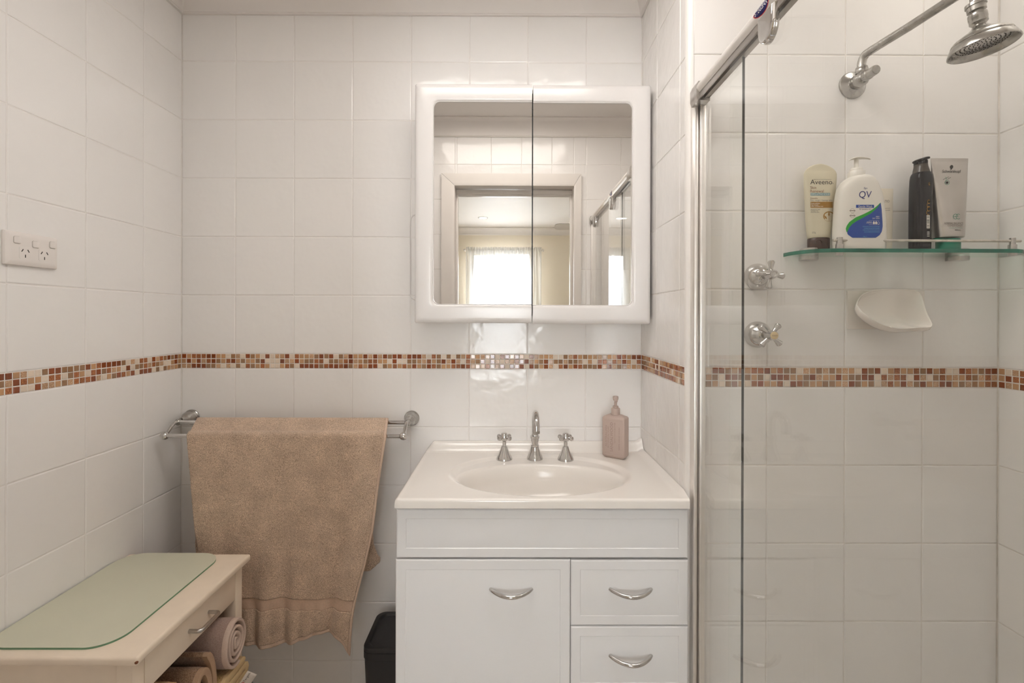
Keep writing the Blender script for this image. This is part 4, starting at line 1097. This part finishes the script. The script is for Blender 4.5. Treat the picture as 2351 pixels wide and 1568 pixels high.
# the scoop: outer rim read as (x, y, depth), then a rolled lip and a hollow that runs back to the wall
rim = [(949, 1235, 1.186), (962, 1195, 1.193), (990, 1160, 1.200), (1035, 1136, 1.207), (1100, 1121, 1.211), (1180, 1114, 1.213), (1270, 1113, 1.213), (1350, 1117, 1.212), (1415, 1127, 1.209), (1448, 1152, 1.204), (1465, 1195, 1.197), (1480, 1250, 1.188), (1500, 1310, 1.177), (1524, 1362, 1.166), (1533, 1388, 1.160), (1524, 1406, 1.157), (1490, 1413, 1.155), (1420, 1414, 1.153), (1340, 1420, 1.151), (1255, 1420, 1.150), (1170, 1400, 1.151), (1095, 1366, 1.155), (1030, 1322, 1.162), (980, 1280, 1.172)]
rp = smooth_path([s6(*q) for q in rim] + [s6(*rim[0])], 4)[:-1]
cen = s6(1235, 1262, 1.19)
def ringp(k, w, yt, dz=0.0):
    o = []
    for p in rp:
        q = cen + (p - cen) * k; q.y = p.y + (yt - p.y) * w; q.z += dz; o.append(q)
    return o
loops = [ringp(.70, 1.0, 1.2203, -.004), ringp(.84, .70, 1.2203, -.007), ringp(.94, .38, 1.2203, -.0095), ringp(.985, .16, 1.2203, -.0090), ringp(1.0, .06, 1.2203, -.006), ringp(1.003, .0, 1.22, -.002), ringp(.998, -.03, 1.22, .0004), ringp(.982, -.045, 1.22, .0010), ringp(.962, -.03, 1.22, .0), ringp(.945, .06, 1.2135), ringp(.92, .22, 1.2135), ringp(.87, .48, 1.2135), ringp(.78, .74, 1.2135), ringp(.64, .90, 1.2135), ringp(.45, .97, 1.2135), ringp(.22, 1.0, 1.2135), ringp(.03, 1.0, 1.2135)]
bm = BM(); loft(bm, loops, True, True, True)
finish('bowl', bm, M['ceramic'], sd, angle=80)

# ------------------------------------------------------------------ bottles and tubes on the glass shelf
class Vessel:
    """cross-sections read as (v, left, right, half depth) and stacked upright on the shelf"""
    eps = .0
    def __init__(s, tab, cy, n=2.4, base_z=None, segs=64):
        s.cy, s.n, s.segs = cy, n, segs; s.rows = []
        for v, l, r, b in tab:
            a0, a1 = at(l, v, cy), at(r, v, cy); cx, w = (a0.x + a1.x) / 2, (a1.x - a0.x) / 2
            sl = cx / cy * b; s.rows.append([a0.z, cx, math.sqrt(max(w * w - sl * sl, (w * .5) ** 2)), b])      # silhouette of a deep body seen at a slant
        s.rows.sort()
        if base_z is not None: s.rows[0][0] = base_z
    def sec(s, z):
        R = s.rows
        if z <= R[0][0]: return R[0][1:]
        for p, q in zip(R[:-1], R[1:]):
            if z <= q[0]:
                t = (z - p[0]) / max(q[0] - p[0], 1e-6); return [i + (j - i) * t for i, j in zip(p[1:], q[1:])]
        return R[-1][1:]
    def build(s, name, m, parent, dense=3, angle=50, fillet=.0015):
        R = s.rows; Z = []
        for p, q in zip(R[:-1], R[1:]): Z += [p[0] + (q[0] - p[0]) * i / dense for i in range(dense)]
        Z.append(R[-1][0]); lo = []
        for i, z in enumerate(Z):
            cx, a, b = s.sec(z)
            k = 1.0
            lp = []
            for t in range(s.segs):
                th = 2 * PI * t / s.segs; c, d = math.cos(th), math.sin(th)
                lp.append(Vector((cx + (a) * math.copysign(abs(c) ** (2 / s.n), c), s.cy + b * math.copysign(abs(d) ** (2 / s.n), d), z)))
            lo.append(lp)
        # softened bottom
        c0 = sum(lo[0], Vector((0, 0, 0))) / s.segs
        lo = [[c0 + (p - c0) * (1 - fillet / max(R[0][2], .004)) for p in lo[0]]] + [[p + Vector((0, 0, fillet)) if j == 0 else p for p in l] for j, l in enumerate(lo)]
        bm = BM(); loft(bm, lo, True, True, True); return finish(name, bm, m, parent, angle=angle)
    def front(s, u, v, eps=.00035):
        y = s.cy - .01
        for _ in range(4):
            p = at(u, v, y); cx, a, b = s.sec(p.z); k = min(abs((p.x - cx) / max(a, 1e-5)), .999)
            y = s.cy - b * (1 - k ** s.n) ** (1 / s.n)
        return at(u, v, y - eps)
    def text(s, bm, t, u0, u1, v0, v1, eps=.00035, skew=0): put_text(bm, t, u0, u1, v0, v1, lambda u, v: s.front(u, v, max(eps, s.eps)), skew)
    def band(s, bm, u0, u1, top, bot, n=14, m=3, eps=.00022):
        f = lambda q: q if callable(q) else (lambda _u: q)
        top, bot = f(top), f(bot)
        g = [[bm.verts.new(s.front(u0 + (u1 - u0) * i / n, top(u0 + (u1 - u0) * i / n) + (bot(u0 + (u1 - u0) * i / n) - top(u0 + (u1 - u0) * i / n)) * j / m, eps)) for j in range(m + 1)] for i in range(n + 1)]
        for i in range(n):
            for j in range(m): bm.faces.new((g[i][j], g[i + 1][j], g[i + 1][j + 1], g[i][j + 1]))
    def ring(s, bm, u, v, ru, rv, w, eps=.00035, a0=0, a1=360, n=36):
        lo = []
        for i in range(n + 1):
            a = math.radians(a0 + (a1 - a0) * i / n)
            lo.append([s.front(u + (ru - k) * math.cos(a), v - (rv - k) * math.sin(a), eps) for k in (0, w)])
        loft(bm, lo, closed=False)
    def line(s, bm, pts, w, eps=.00035):
        for (a, b), (c, d) in zip(pts[:-1], pts[1:]):
            L = math.hypot(c - a, d - b) or 1; nx, ny = -(d - b) / L * w / 2, (c - a) / L * w / 2
            poly(bm, [s.front(a + nx, b + ny, eps), s.front(c + nx, d + ny, eps), s.front(c - nx, d - ny, eps), s.front(a - nx, b - ny, eps)])
    def blob(s, bm, u, v, ru, rv, n=20, eps=.00035): poly(bm, [s.front(u + ru * math.cos(2 * PI * i / n), v + rv * math.sin(2 * PI * i / n), eps) for i in range(n)])
Q = .17857
def qx(x): return 1700 + Q * x
def qy(y): return 340 + Q * y
def ink(name, m, parent): 
    return lambda bm: finish(name, bm, M[m], parent, smooth=False)

# cream scrub tube standing on its brown cap
t = thing('scrub_tube', 'cream squeeze tube with a dark brown cap standing on glass shelf end', 'tube', (at(1880, 560, 1.198).x, 1.198, zs1))
cap = Vessel([(568, 1853.5, 1905.2, .0200), (549, 1853.2, 1905.4, .0205), (547.6, 1854.5, 1904.2, .0190)], 1.198, 2.2, zs1 + .0002); cap.build('cap', M['brown_cap'], t)
bm = BM(); pc = [cap.front(1880 + 7.5 * math.cos(math.radians(a)), 557 - 6 * math.sin(math.radians(a)), .0006) for a in range(0, 181, 15)]; tube(bm, pc, .0009, 8); finish('flip_tab', bm, M['brown_cap'], t)
av = Vessel([(548, 1853.2, 1905.6, .0195), (510, 1849.6, 1911.6, .0190), (470, 1847.2, 1915.6, .0168), (430, 1845.2, 1919.4, .0125), (408, 1845, 1921, .0085), (399.5, 1845, 1921, .0062), (393, 1848, 1918.5, .0040), (388, 1851.8, 1914.3, .0030), (383, 1858.5, 1907, .0024), (379, 1867, 1898, .0020), (376.8, 1877, 1889, .0016)], 1.198, 2.2); av.build('tube_body', M['tube_cream'], t, dense=4, angle=60)
bm = BM(); av.text(bm, 'Aveeno', qx(898), qx(1180), qy(405), qy(466)); av.text(bm, 'DERMATOLOGIST RECOMMENDED BRAND', qx(940), qx(1170), qy(399), qy(407)); av.blob(bm, qx(1190), qy(455), .8, .8)
for s_, x1, y0, y1 in (('FRAGRANCE FREE', 1025, 785, 797), ('SUITABLE FOR', 1000, 801, 812), ('SENSITIVE SKIN', 1012, 819, 831)): av.text(bm, s_, qx(904), qx(x1), qy(y0), qy(y1))
finish('lettering', bm, M['ink_black'], t, smooth=False)
bm = BM(); av.text(bm, 'Skin', qx(898), qx(975), qy(489), qy(525)); av.text(bm, 'Renewal', qx(898), qx(1070), qy(535), qy(571)); av.text(bm, 'Smooths', qx(898), qx(992), qy(633), qy(656)); finish('brown_lettering', bm, M['ink_brown'], t, smooth=False)
bm = BM(); av.text(bm, 'Dry, rough + bumpy skin', qx(898), qx(1180), qy(660), qy(688)); av.text(bm, '225g', qx(918), qx(968), qy(1074), qy(1102)); finish('grey_lettering', bm, M['ink_grey'], t, smooth=False)
bm = BM(); av.band(bm, qx(900), qx(1152), qy(577), qy(611)); finish('blue_bar', bm, M['ink_teal'], t, smooth=False)
bm = BM(); av.band(bm, qx(900), qx(1187), qy(690), qy(768), n=20); av.ring(bm, qx(1138), qy(878), 13.2, 11.6, 2.4, a0=30, a1=215); av.ring(bm, qx(1138), qy(878), 13.2, 11.6, .5, a0=215, a1=390)
for dx, dy, an in ((0, -30, 90), (-45, 10, 125), (40, -20, 50)):
    u, v = qx(1138 + dx), qy(878 + dy); a = math.radians(an)
    poly(bm, [av.front(u + l * math.cos(a) - w * math.sin(a), v - l * math.sin(a) - w * math.cos(a), .0004) for l, w in ((-6, 0), (-1, 2.2), (7, 0), (-1, -2.2))])
av.line(bm, [(qx(1138), qy(935)), (qx(1138), qy(850))], .7); finish('gold_print', bm, M['ink_gold'], t, smooth=False)
bm = BM(); av.text(bm, 'EXFOLIATING SCRUB', qx(906), qx(1146), qy(583), qy(605), .0006)
for s_, x1, y0 in (('Gentle exfoliator', 1024, 702), ('that reveals', 1000, 722), ('softer, smoother skin', 1064, 742)): av.text(bm, s_, qx(908), qx(x1), qy(y0), qy(y0 + 16), .0006)
finish('white_lettering', bm, M['ink_white'], t, smooth=False)

# white body wash pump
t = thing('body_wash_bottle', 'large white pump bottle with blue and green print on glass shelf', 'bottle', (at(1972, 560, 1.1625).x, 1.1625, zs1))
qv = Vessel([(571, 1913, 2031.5, .0240), (545, 1911.5, 2033, .0260), (500, 1913.5, 2031.3, .0265), (465, 1916, 2027, .0265), (445, 1918.7, 2023, .0260), (432, 1921.8, 2018.6, .0255), (420, 1929, 2013, .0245), (412, 1938, 2008, .0225), (407, 1946.5, 2002, .0195), (405, 1950, 1996, .0170)], 1.1625, 2.6, zs1 + .0002); qv.build('bottle_body', M['white_plastic'], t, dense=4)
nx_, nz = at(1966, 400, 1.1625).x, at(1966, 406.5, 1.1525).z
k_ = 1.1625 / FPX
bm = BM(); lathe(bm, [(17.2 * k_, 0), (17.2 * k_, 14 * k_), (16.4 * k_, 15 * k_), (12.6 * k_, 15.4 * k_), (12.6 * k_, 21 * k_), (11.8 * k_, 22 * k_)], (nx_, 1.1625, nz), n=36); finish('collar', bm, M['white_plastic'], t)
bm = BM(); lathe(bm, [(5.0 * k_, 21 * k_), (4.4 * k_, 44 * k_)], (nx_, 1.1625, nz), n=18)
hz_ = nz + 45.5 * k_
loopsH = []
for dx, w, zt_h, zb_h in ((-18, 2, -4.2, -5.8), (-15, 6, -1.2, -4.5), (-8, 9, 1.4, -2.6), (0, 10, 2.4, -1.5), (10, 8, 2.6, -1.0), (20, 5, 2.2, -.9), (28, 3.4, 1.2, -1.6), (32, 2.4, -.5, -2.6)):
    loopsH.append([(nx_ + dx * k_, 1.1625 + w * k_ * math.cos(a), hz_ + ((zt_h + zb_h) / 2 + (zt_h - zb_h) / 2 * math.sin(a)) * k_) for a in [2 * PI * i / 16 for i in range(16)]])
loft(bm, loopsH, True, True, True); finish('pump_head', bm, M['white_plastic'], t)
ut = [(1355, 1035), (1365, 1000), (1400, 950), (1480, 892), (1580, 850), (1680, 800), (1740, 757), (1775, 725), (1803, 698)]
ub = [(1375, 1072), (1400, 1020), (1440, 975), (1500, 935), (1580, 893), (1680, 838), (1740, 785), (1780, 740), (1804, 700)]
lo_ = [(1355, 1040), (1365, 1085), (1385, 1115), (1440, 1153), (1740, 1153), (1790, 1118), (1820, 1070), (1829, 1000)]
def tabf(tab): return lambda u: qy(lerp_tab(tab, (u - 1700) / Q)[0])
bm = BM(); qv.band(bm, qx(1355), qx(1803), tabf(ut), lambda u: max(min(tabf([(1355, 1040), (1368, 1090)] + ub)(u) if (u - 1700) / Q > 1368 else tabf(lo_)(u), tabf(lo_)(u)), tabf(ut)(u)), n=60, m=2, eps=.0003); finish('green_print', bm, M['ink_green'], t, smooth=False)
bm = BM()
def rb(u):
    x = (u - 1700) / Q
    return qy(lerp_tab(ub, x)[0]) if x < 1804 else qy(lerp_tab([(1804, 700), (1818, 800), (1828, 960), (1829.5, 1010)], x)[0])
qv.band(bm, qx(1374), qx(1829), rb, lambda u: max(tabf(lo_)(u), rb(u)), n=70, m=8, eps=.00045); finish('blue_print', bm, M['ink_blue'], t, smooth=False)
bm = BM(); qv.band(bm, qx(1486), qx(1718), qy(729), qy(768), n=20); finish('blue_bar', bm, M['ink_blue'], t, smooth=False)
bm = BM(); qv.text(bm, 'QV', qx(1520), qx(1680), qy(552), qy(655), skew=.06); qv.text(bm, 'Ego', qx(1587), qx(1630), qy(503), qy(531), skew=.1); qv.text(bm, 'for sensitive skin', qx(1530), qx(1680), qy(775), qy(793))
finish('navy_lettering', bm, M['ink_navy'], t, smooth=False)
for yy in (805, 870):
    bm = BM(); qv.ring(bm, qx(1440), qy(yy), 5.2, 5.0, .5); qv.band(bm, qx(1402), qx(1478), qy(yy - 5), qy(yy + 4), n=6, m=1); finish('seal_print', bm, M['ink_grey'], t, smooth=False)
bm = BM(); qv.text(bm, 'Gentle Wash', qx(1516), qx(1694), qy(735), qy(764), .0006); qv.text(bm, 'VERY', qx(1740), qx(1788), qy(874), qy(890), .0008); qv.text(bm, 'DRY SKIN', qx(1698), qx(1788), qy(896), qy(912), .0008)
qv.text(bm, 'MODERATE', qx(1624), qx(1690), qy(945), qy(956), .0008); qv.text(bm, 'HYDRATION', qx(1618), qx(1690), qy(958), qy(969), .0008)
for xx in (1715, 1745):
    qv.blob(bm, qx(xx), qy(963), 2.5, 2.7, eps=.0008); poly(bm, [qv.front(qx(xx) + a, qy(963) + b, .0008) for a, b in ((-2.0, -1.4), (0, -5), (2.0, -1.4))])
qv.ring(bm, qx(1775), qy(963), 2.5, 2.9, .5, eps=.0008); qv.band(bm, qx(1650), qx(1788), qy(931), qy(933), n=8, m=1, eps=.0008); qv.band(bm, qx(1650), qx(1788), qy(983), qy(985), n=8, m=1, eps=.0008)
finish('white_lettering', bm, M['ink_white'], t, smooth=False)
bm = BM()
for s_, x0, y0 in (('FRAGRANCE, SOAP & COLOUR FREE', 1572, 1003), ('SUITABLE FOR USE WITH ECZEMA', 1588, 1025), ('FORMULATED FOR DRY, ITCHY SKIN', 1574, 1048), ('15% GLYCERIN FOR HYDRATION', 1592, 1071)): qv.text(bm, s_, qx(x0), qx(1788), qy(y0), qy(y0 + 13), .0008)
qv.text(bm, '1kg e', qx(1578), qx(1626), qy(1130), qy(1146), .0008)
finish('pale_blue_lettering', bm, M['ink_cyan'], t, smooth=False)

# small white tube half hidden behind the pump bottle
t = thing('cleanser_tube', 'slim off-white tube tucked behind the large white pump bottle', 'tube', (at(2024, 560, 1.207).x, 1.207, zs1))
na = Vessel([(571, 2005, 2048, .0110), (552, 2005, 2048.3, .0115), (510, 2002, 2049, .0105), (470, 1999.5, 2050, .0075), (440, 1998.5, 2050.8, .0030), (433, 1998.5, 2051, .0016)], 1.207, 2.2, zs1 + .0002); na.build('tube_body', M['white_tube'], t)
bm = BM(); na.text(bm, 'NATIO', qx(1806), qx(1915), qy(667), qy(699)); na.text(bm, 'FOAMING', qx(1840), qx(1924), qy(768), qy(781)); na.text(bm, 'CLEANSER', qx(1836), qx(1924), qy(793), qy(806)); finish('lettering', bm, M['ink_grey'], t, smooth=False)

# black shampoo bottle
P2 = .17853
def px(x): return 2050 + P2 * x
def py(y): return 340 + .17857 * y
t = thing('shampoo_bottle', 'glossy black bottle with a smoky flip cap beside the silver tube', 'bottle', (at(2112, 560, 1.180).x, 1.180, zs1))
bb = Vessel([(569, 2087.6, 2134.5, .0195), (500, 2088, 2136.6, .0200), (440, 2089, 2138, .0200), (412, 2090.5, 2138.8, .0195), (403, 2092, 2137.8, .0185), (398, 2094.5, 2135.5, .0170)], 1.180, 3.2, zs1 + .0002); bb.build('bottle_body', M['black_gloss'], t, dense=4)
sk = Vessel([(399, 2094, 2136, .0172), (390, 2095.5, 2133, .0160), (384, 2097, 2131, .0150), (379, 2097.4, 2130.4, .0145)], 1.180, 2.2); sk.build('shoulder', M['smoke_cap'], t)
cp = Vessel([(379.5, 2096.8, 2130.6, .0152), (372, 2096.6, 2130.9, .0154), (370, 2098, 2130, .0148)], 1.180, 2.0); cp.build('cap', M['black_gloss'], t)
c1, c2 = at(2098, 371.5, 1.180), at(2131, 362.5, 1.180)
dirl = (c2 - c1).normalized(); nrm = Vector((-dirl.z, 0, dirl.x)); cm = (c1 + c2) / 2
bm = BM(); lathe(bm, [(.0165, -.0035), (.0176, -.0015), (.0172, .0012), (.0135, .0030), (0, .0036)], cm, nrm, n=32); finish('flip_lid', bm, M['black_gloss'], t)
bm = BM(); bb.band(bm, px(434), px(474), py(862), py(1032), n=3, m=4); finish('barcode_panel', bm, M['ink_white'], t, smooth=False)
bm = BM(); rr_ = random.Random(3); yy = 868
while yy < 1024:
    w = rr_.choice((3, 5, 8)); bb.band(bm, px(438), px(470), py(yy), py(yy + w), n=3, m=1, eps=.0004); yy += w + rr_.choice((4, 6, 9))
finish('barcode_bars', bm, M['ink_black'], t, smooth=False)
bm = BM()
for yy in (1075, 1100, 1125): bb.band(bm, px(440), px(472), py(yy), py(yy + 9), n=3, m=1)
finish('white_lettering', bm, M['ink_white'], t, smooth=False)
bm = BM()
for cx0, cy0, r in ((462, 690, 3.2), (456, 735, 3.6), (460, 780, 4.0), (450, 830, 3.4), (470, 460, 2.2)): bb.ring(bm, px(cx0), py(cy0), r, r * 1.5, 1.1, a0=40, a1=330); finish('gold_print', bm, M['ink_gold'], t, smooth=False); bm = BM()
bm.free()

# silver conditioner tube standing on a teal cap
t = thing('conditioner_tube', 'silver squeeze tube standing on a teal green cap on glass shelf', 'tube', (at(2176, 560, 1.176).x, 1.176, zs1))
gc = Vessel([(569, 2146.6, 2206.4, .0235), (552, 2146.6, 2206.4, .0240), (550, 2148, 2205, .0230)], 1.176, 2.0, zs1 + .0002); gc.build('cap', M['green_cap'], t)
bm = BM(); box(bm, at(2146, 560, 1.16).x + .004, at(2206, 560, 1.16).x - .004, 1.163, 1.19, at(2176, 551, 1.16).z, at(2176, 547, 1.16).z); finish('neck', bm, M['green_cap'], t, smooth=False)
sv = Vessel([(547, 2139.5, 2212.5, .0245), (543, 2138.8, 2214, .0260), (500, 2138.6, 2216, .0225), (450, 2138.4, 2218.6, .0170), (410, 2138.0, 2220.5, .0115), (380, 2137.4, 2222, .0058), (371.5, 2136.8, 2222.6, .0022), (363.5, 2136.6, 2222.9, .0013)], 1.176, 2.3); sv.eps = .0009; sv.build('tube_body', M['silver'], t, dense=4, angle=60)
bm = BM(); sv.text(bm, 'Schwarzkopf', px(638), px(875), py(278), py(326)); sv.text(bm, '400mL', px(797), px(873), py(1044), py(1063))
sil = [(752, 278), (742, 276), (744, 262), (736, 255), (733, 245), (738, 228), (750, 218), (764, 218), (774, 227), (776, 240), (772, 255), (764, 262)]
finish('lettering', bm, M['ink_black'], t, smooth=False); bm = BM(); poly(bm, [sv.front(px(a), py(b), .0006) for a, b in sil]); finish('head_print', bm, M['ink_black'], t, smooth=False); bm = BM()
sv.line(bm, [(px(643), py(406)), (px(720), py(368))], .8); sv.line(bm, [(px(700), py(402)), (px(746), py(376))], .8); sv.blob(bm, px(698), py(443), 2.9, 2.9)
finish('emblem_print', bm, M['ink_black'], t, smooth=False)
bm = BM(); sv.text(bm, 'NORMAL BALANCE', px(662), px(904), py(953), py(981)); sv.text(bm, 'CONDITIONER', px(706), px(898), py(984), py(1010)); finish('grey_lettering', bm, M['ink_grey'], t, smooth=False)
bm = BM(); sv.ring(bm, px(698), py(443), 5.4, 5.4, .8); sv.line(bm, [(px(675), py(372)), (px(690), py(390)), (px(686), py(412)), (px(680), py(430))], .8)
finish('emblem_print', bm, M['ink_teal_green'], t, smooth=False); bm = BM(); sv.ring(bm, px(806), py(880), 5.8, 6.0, .9, a0=0, a1=310); sv.ring(bm, px(842), py(880), 5.8, 6.0, .9, a0=50, a1=310); sv.line(bm, [(px(775), py(880)), (px(838), py(880))], .9)
sv.text(bm, 'Complete Nourishment', px(722), px(895), py(1018), py(1034)); finish('teal_lettering', bm, M['ink_teal_green'], t, smooth=False)

# ------------------------------------------------------------------ added ceiling panel that fills the bathroom with light (above the frame)
lx, ly = -0.04, 0.81
la = thing('ceiling_fill_panel', 'added flush opal fill panel on the bathroom ceiling', 'light', (lx, ly, ZC))
bm = BM()
for x0, x1, y0, y1 in ((-.42, -.40, -.245, .245), (.40, .42, -.245, .245), (-.40, .40, -.245, -.225), (-.40, .40, .225, .245)): box(bm, lx + x0, lx + x1, ly + y0, ly + y1, ZC - .014, ZC, .002)
finish('frame', bm, M['pvc'], la)
bm = BM(); box(bm, lx - .40, lx + .40, ly - .225, ly + .225, ZC - .010, ZC - .004); finish('opal_diffuser', bm, M['fill_panel_glass'], la, smooth=False)

# ------------------------------------------------------------------ things in the bedroom, seen in the mirror
cu0, cu1, cz1 = -.545, .385, H + .865
cu = thing('curtain', 'sheer white gathered curtain over the bright bedroom window', 'curtain', (-.08, -2.88, 0))
bm = BM(); nu = 260; rows_ = []
for zc, amp, fr_ in ((cz1, .006, 75), (cz1 - .012, .010, 75), (cz1 - .022, .011, 75), (cz1 - .045, .013, 60), (cz1 - .055, .011, 60), (cz1 - .12, .014, 30), (cz1 - .4, .020, 22), (cz1 - .9, .024, 21), (.25, .026, 20)):
    rows_.append([Vector((cu0 + (cu1 - cu0) * i / nu, -2.885 + amp * math.sin(fr_ * PI * i / nu + .8 * math.sin(i * .07)) + amp * .5 * math.sin(fr_ * 1.7 * PI * i / nu + 1), zc + (.006 * math.sin(i * 2.1) + .004 * math.sin(i * .9) if zc == cz1 else 0))) for i in range(nu + 1)])
loft(bm, rows_, closed=False); finish('sheer_cloth', bm, M['curtain'], cu, angle=180)
bm = BM(); tube(bm, [(cu0 - .02, -2.9, cz1 - .033), (cu1 + .02, -2.9, cz1 - .033)], .006, 12)
for x in (cu0 - .02, cu1 + .02): ball(bm, (x, -2.9, cz1 - .033), .012); box(bm, x - .006, x + .006, BY, -2.895, cz1 - .042, cz1 - .024)
finish('curtain_rod', bm, M['pvc'], cu)
dlx, dly = -.305, -2.35
dl = thing('downlight', 'small round recessed downlight in the bedroom ceiling', 'light', (dlx, dly, ZC))
bm = BM(); lathe(bm, [(.055, 0), (.056, -.003), (.046, -.006), (.042, -.002)], (dlx, dly, ZC), n=32, cap0=False, cap1=False); finish('trim_ring', bm, M['pvc'], dl)
bm = BM(); lathe(bm, [(.042, -.0025), (0, -.0026)], (dlx, dly, ZC), n=24, cap0=False); finish('lens', bm, M['downlight_glass'], dl)
fx, fy, fz = 1.02, -1.36, H + .83
fan = thing('ceiling_fan', 'pale four-blade ceiling fan hanging in the bedroom', 'fan', (fx, fy, ZC))
bm = BM(); lathe(bm, [(.065, 0), (.060, -.03), (.018, -.04), (.012, -.045), (.012, -.20), (.05, -.21), (.10, -.235), (.105, -.30), (.08, -.33), (0, -.335)], (fx, fy, ZC), n=32); finish('motor', bm, M['fan'], fan)
for k in range(4):
    a = k * PI / 2; r = Matrix.Translation((fx, fy, fz)) @ Matrix.Rotation(a, 4, 'Z') @ Matrix.Rotation(math.radians(-14), 4, 'X')
    bm = BM(); lp1 = rrect(.09, .615, -.062, .062, .04, 6)
    loft(bm, [[r @ Vector((p, q, z)) for p, q in lp1] for z in (-.003, .003)], True, True, True); finish('blade', bm, M['fan'], fan)


# added downlight that brightens the shower, unseen above the frame
sx_, sy_ = 1.06, 0.90
s2 = thing('downlight', 'added round fill downlight in the ceiling over the shower', 'light', (sx_, sy_, ZC))
bm = BM(); lathe(bm, [(.105, 0), (.106, -.003), (.096, -.006), (.090, -.002)], (sx_, sy_, ZC), n=32, cap0=False, cap1=False); finish('trim_ring', bm, M['pvc'], s2)
bm = BM(); lathe(bm, [(.090, -.0025), (0, -.0026)], (sx_, sy_, ZC), n=24, cap0=False); finish('lens', bm, M['shower_fill'], s2)

# unseen shower tray behind the screen, added in white to bounce light up
bm = BM(); box(bm, .4865, XR - .001, YF + .002, YS - .001, 0.0, .07, .004); box(bm, .50, XR - .03, YF + .03, YS - .03, .066, .0705); finish('floor_shower', bm, M['pvc'], kind='structure')
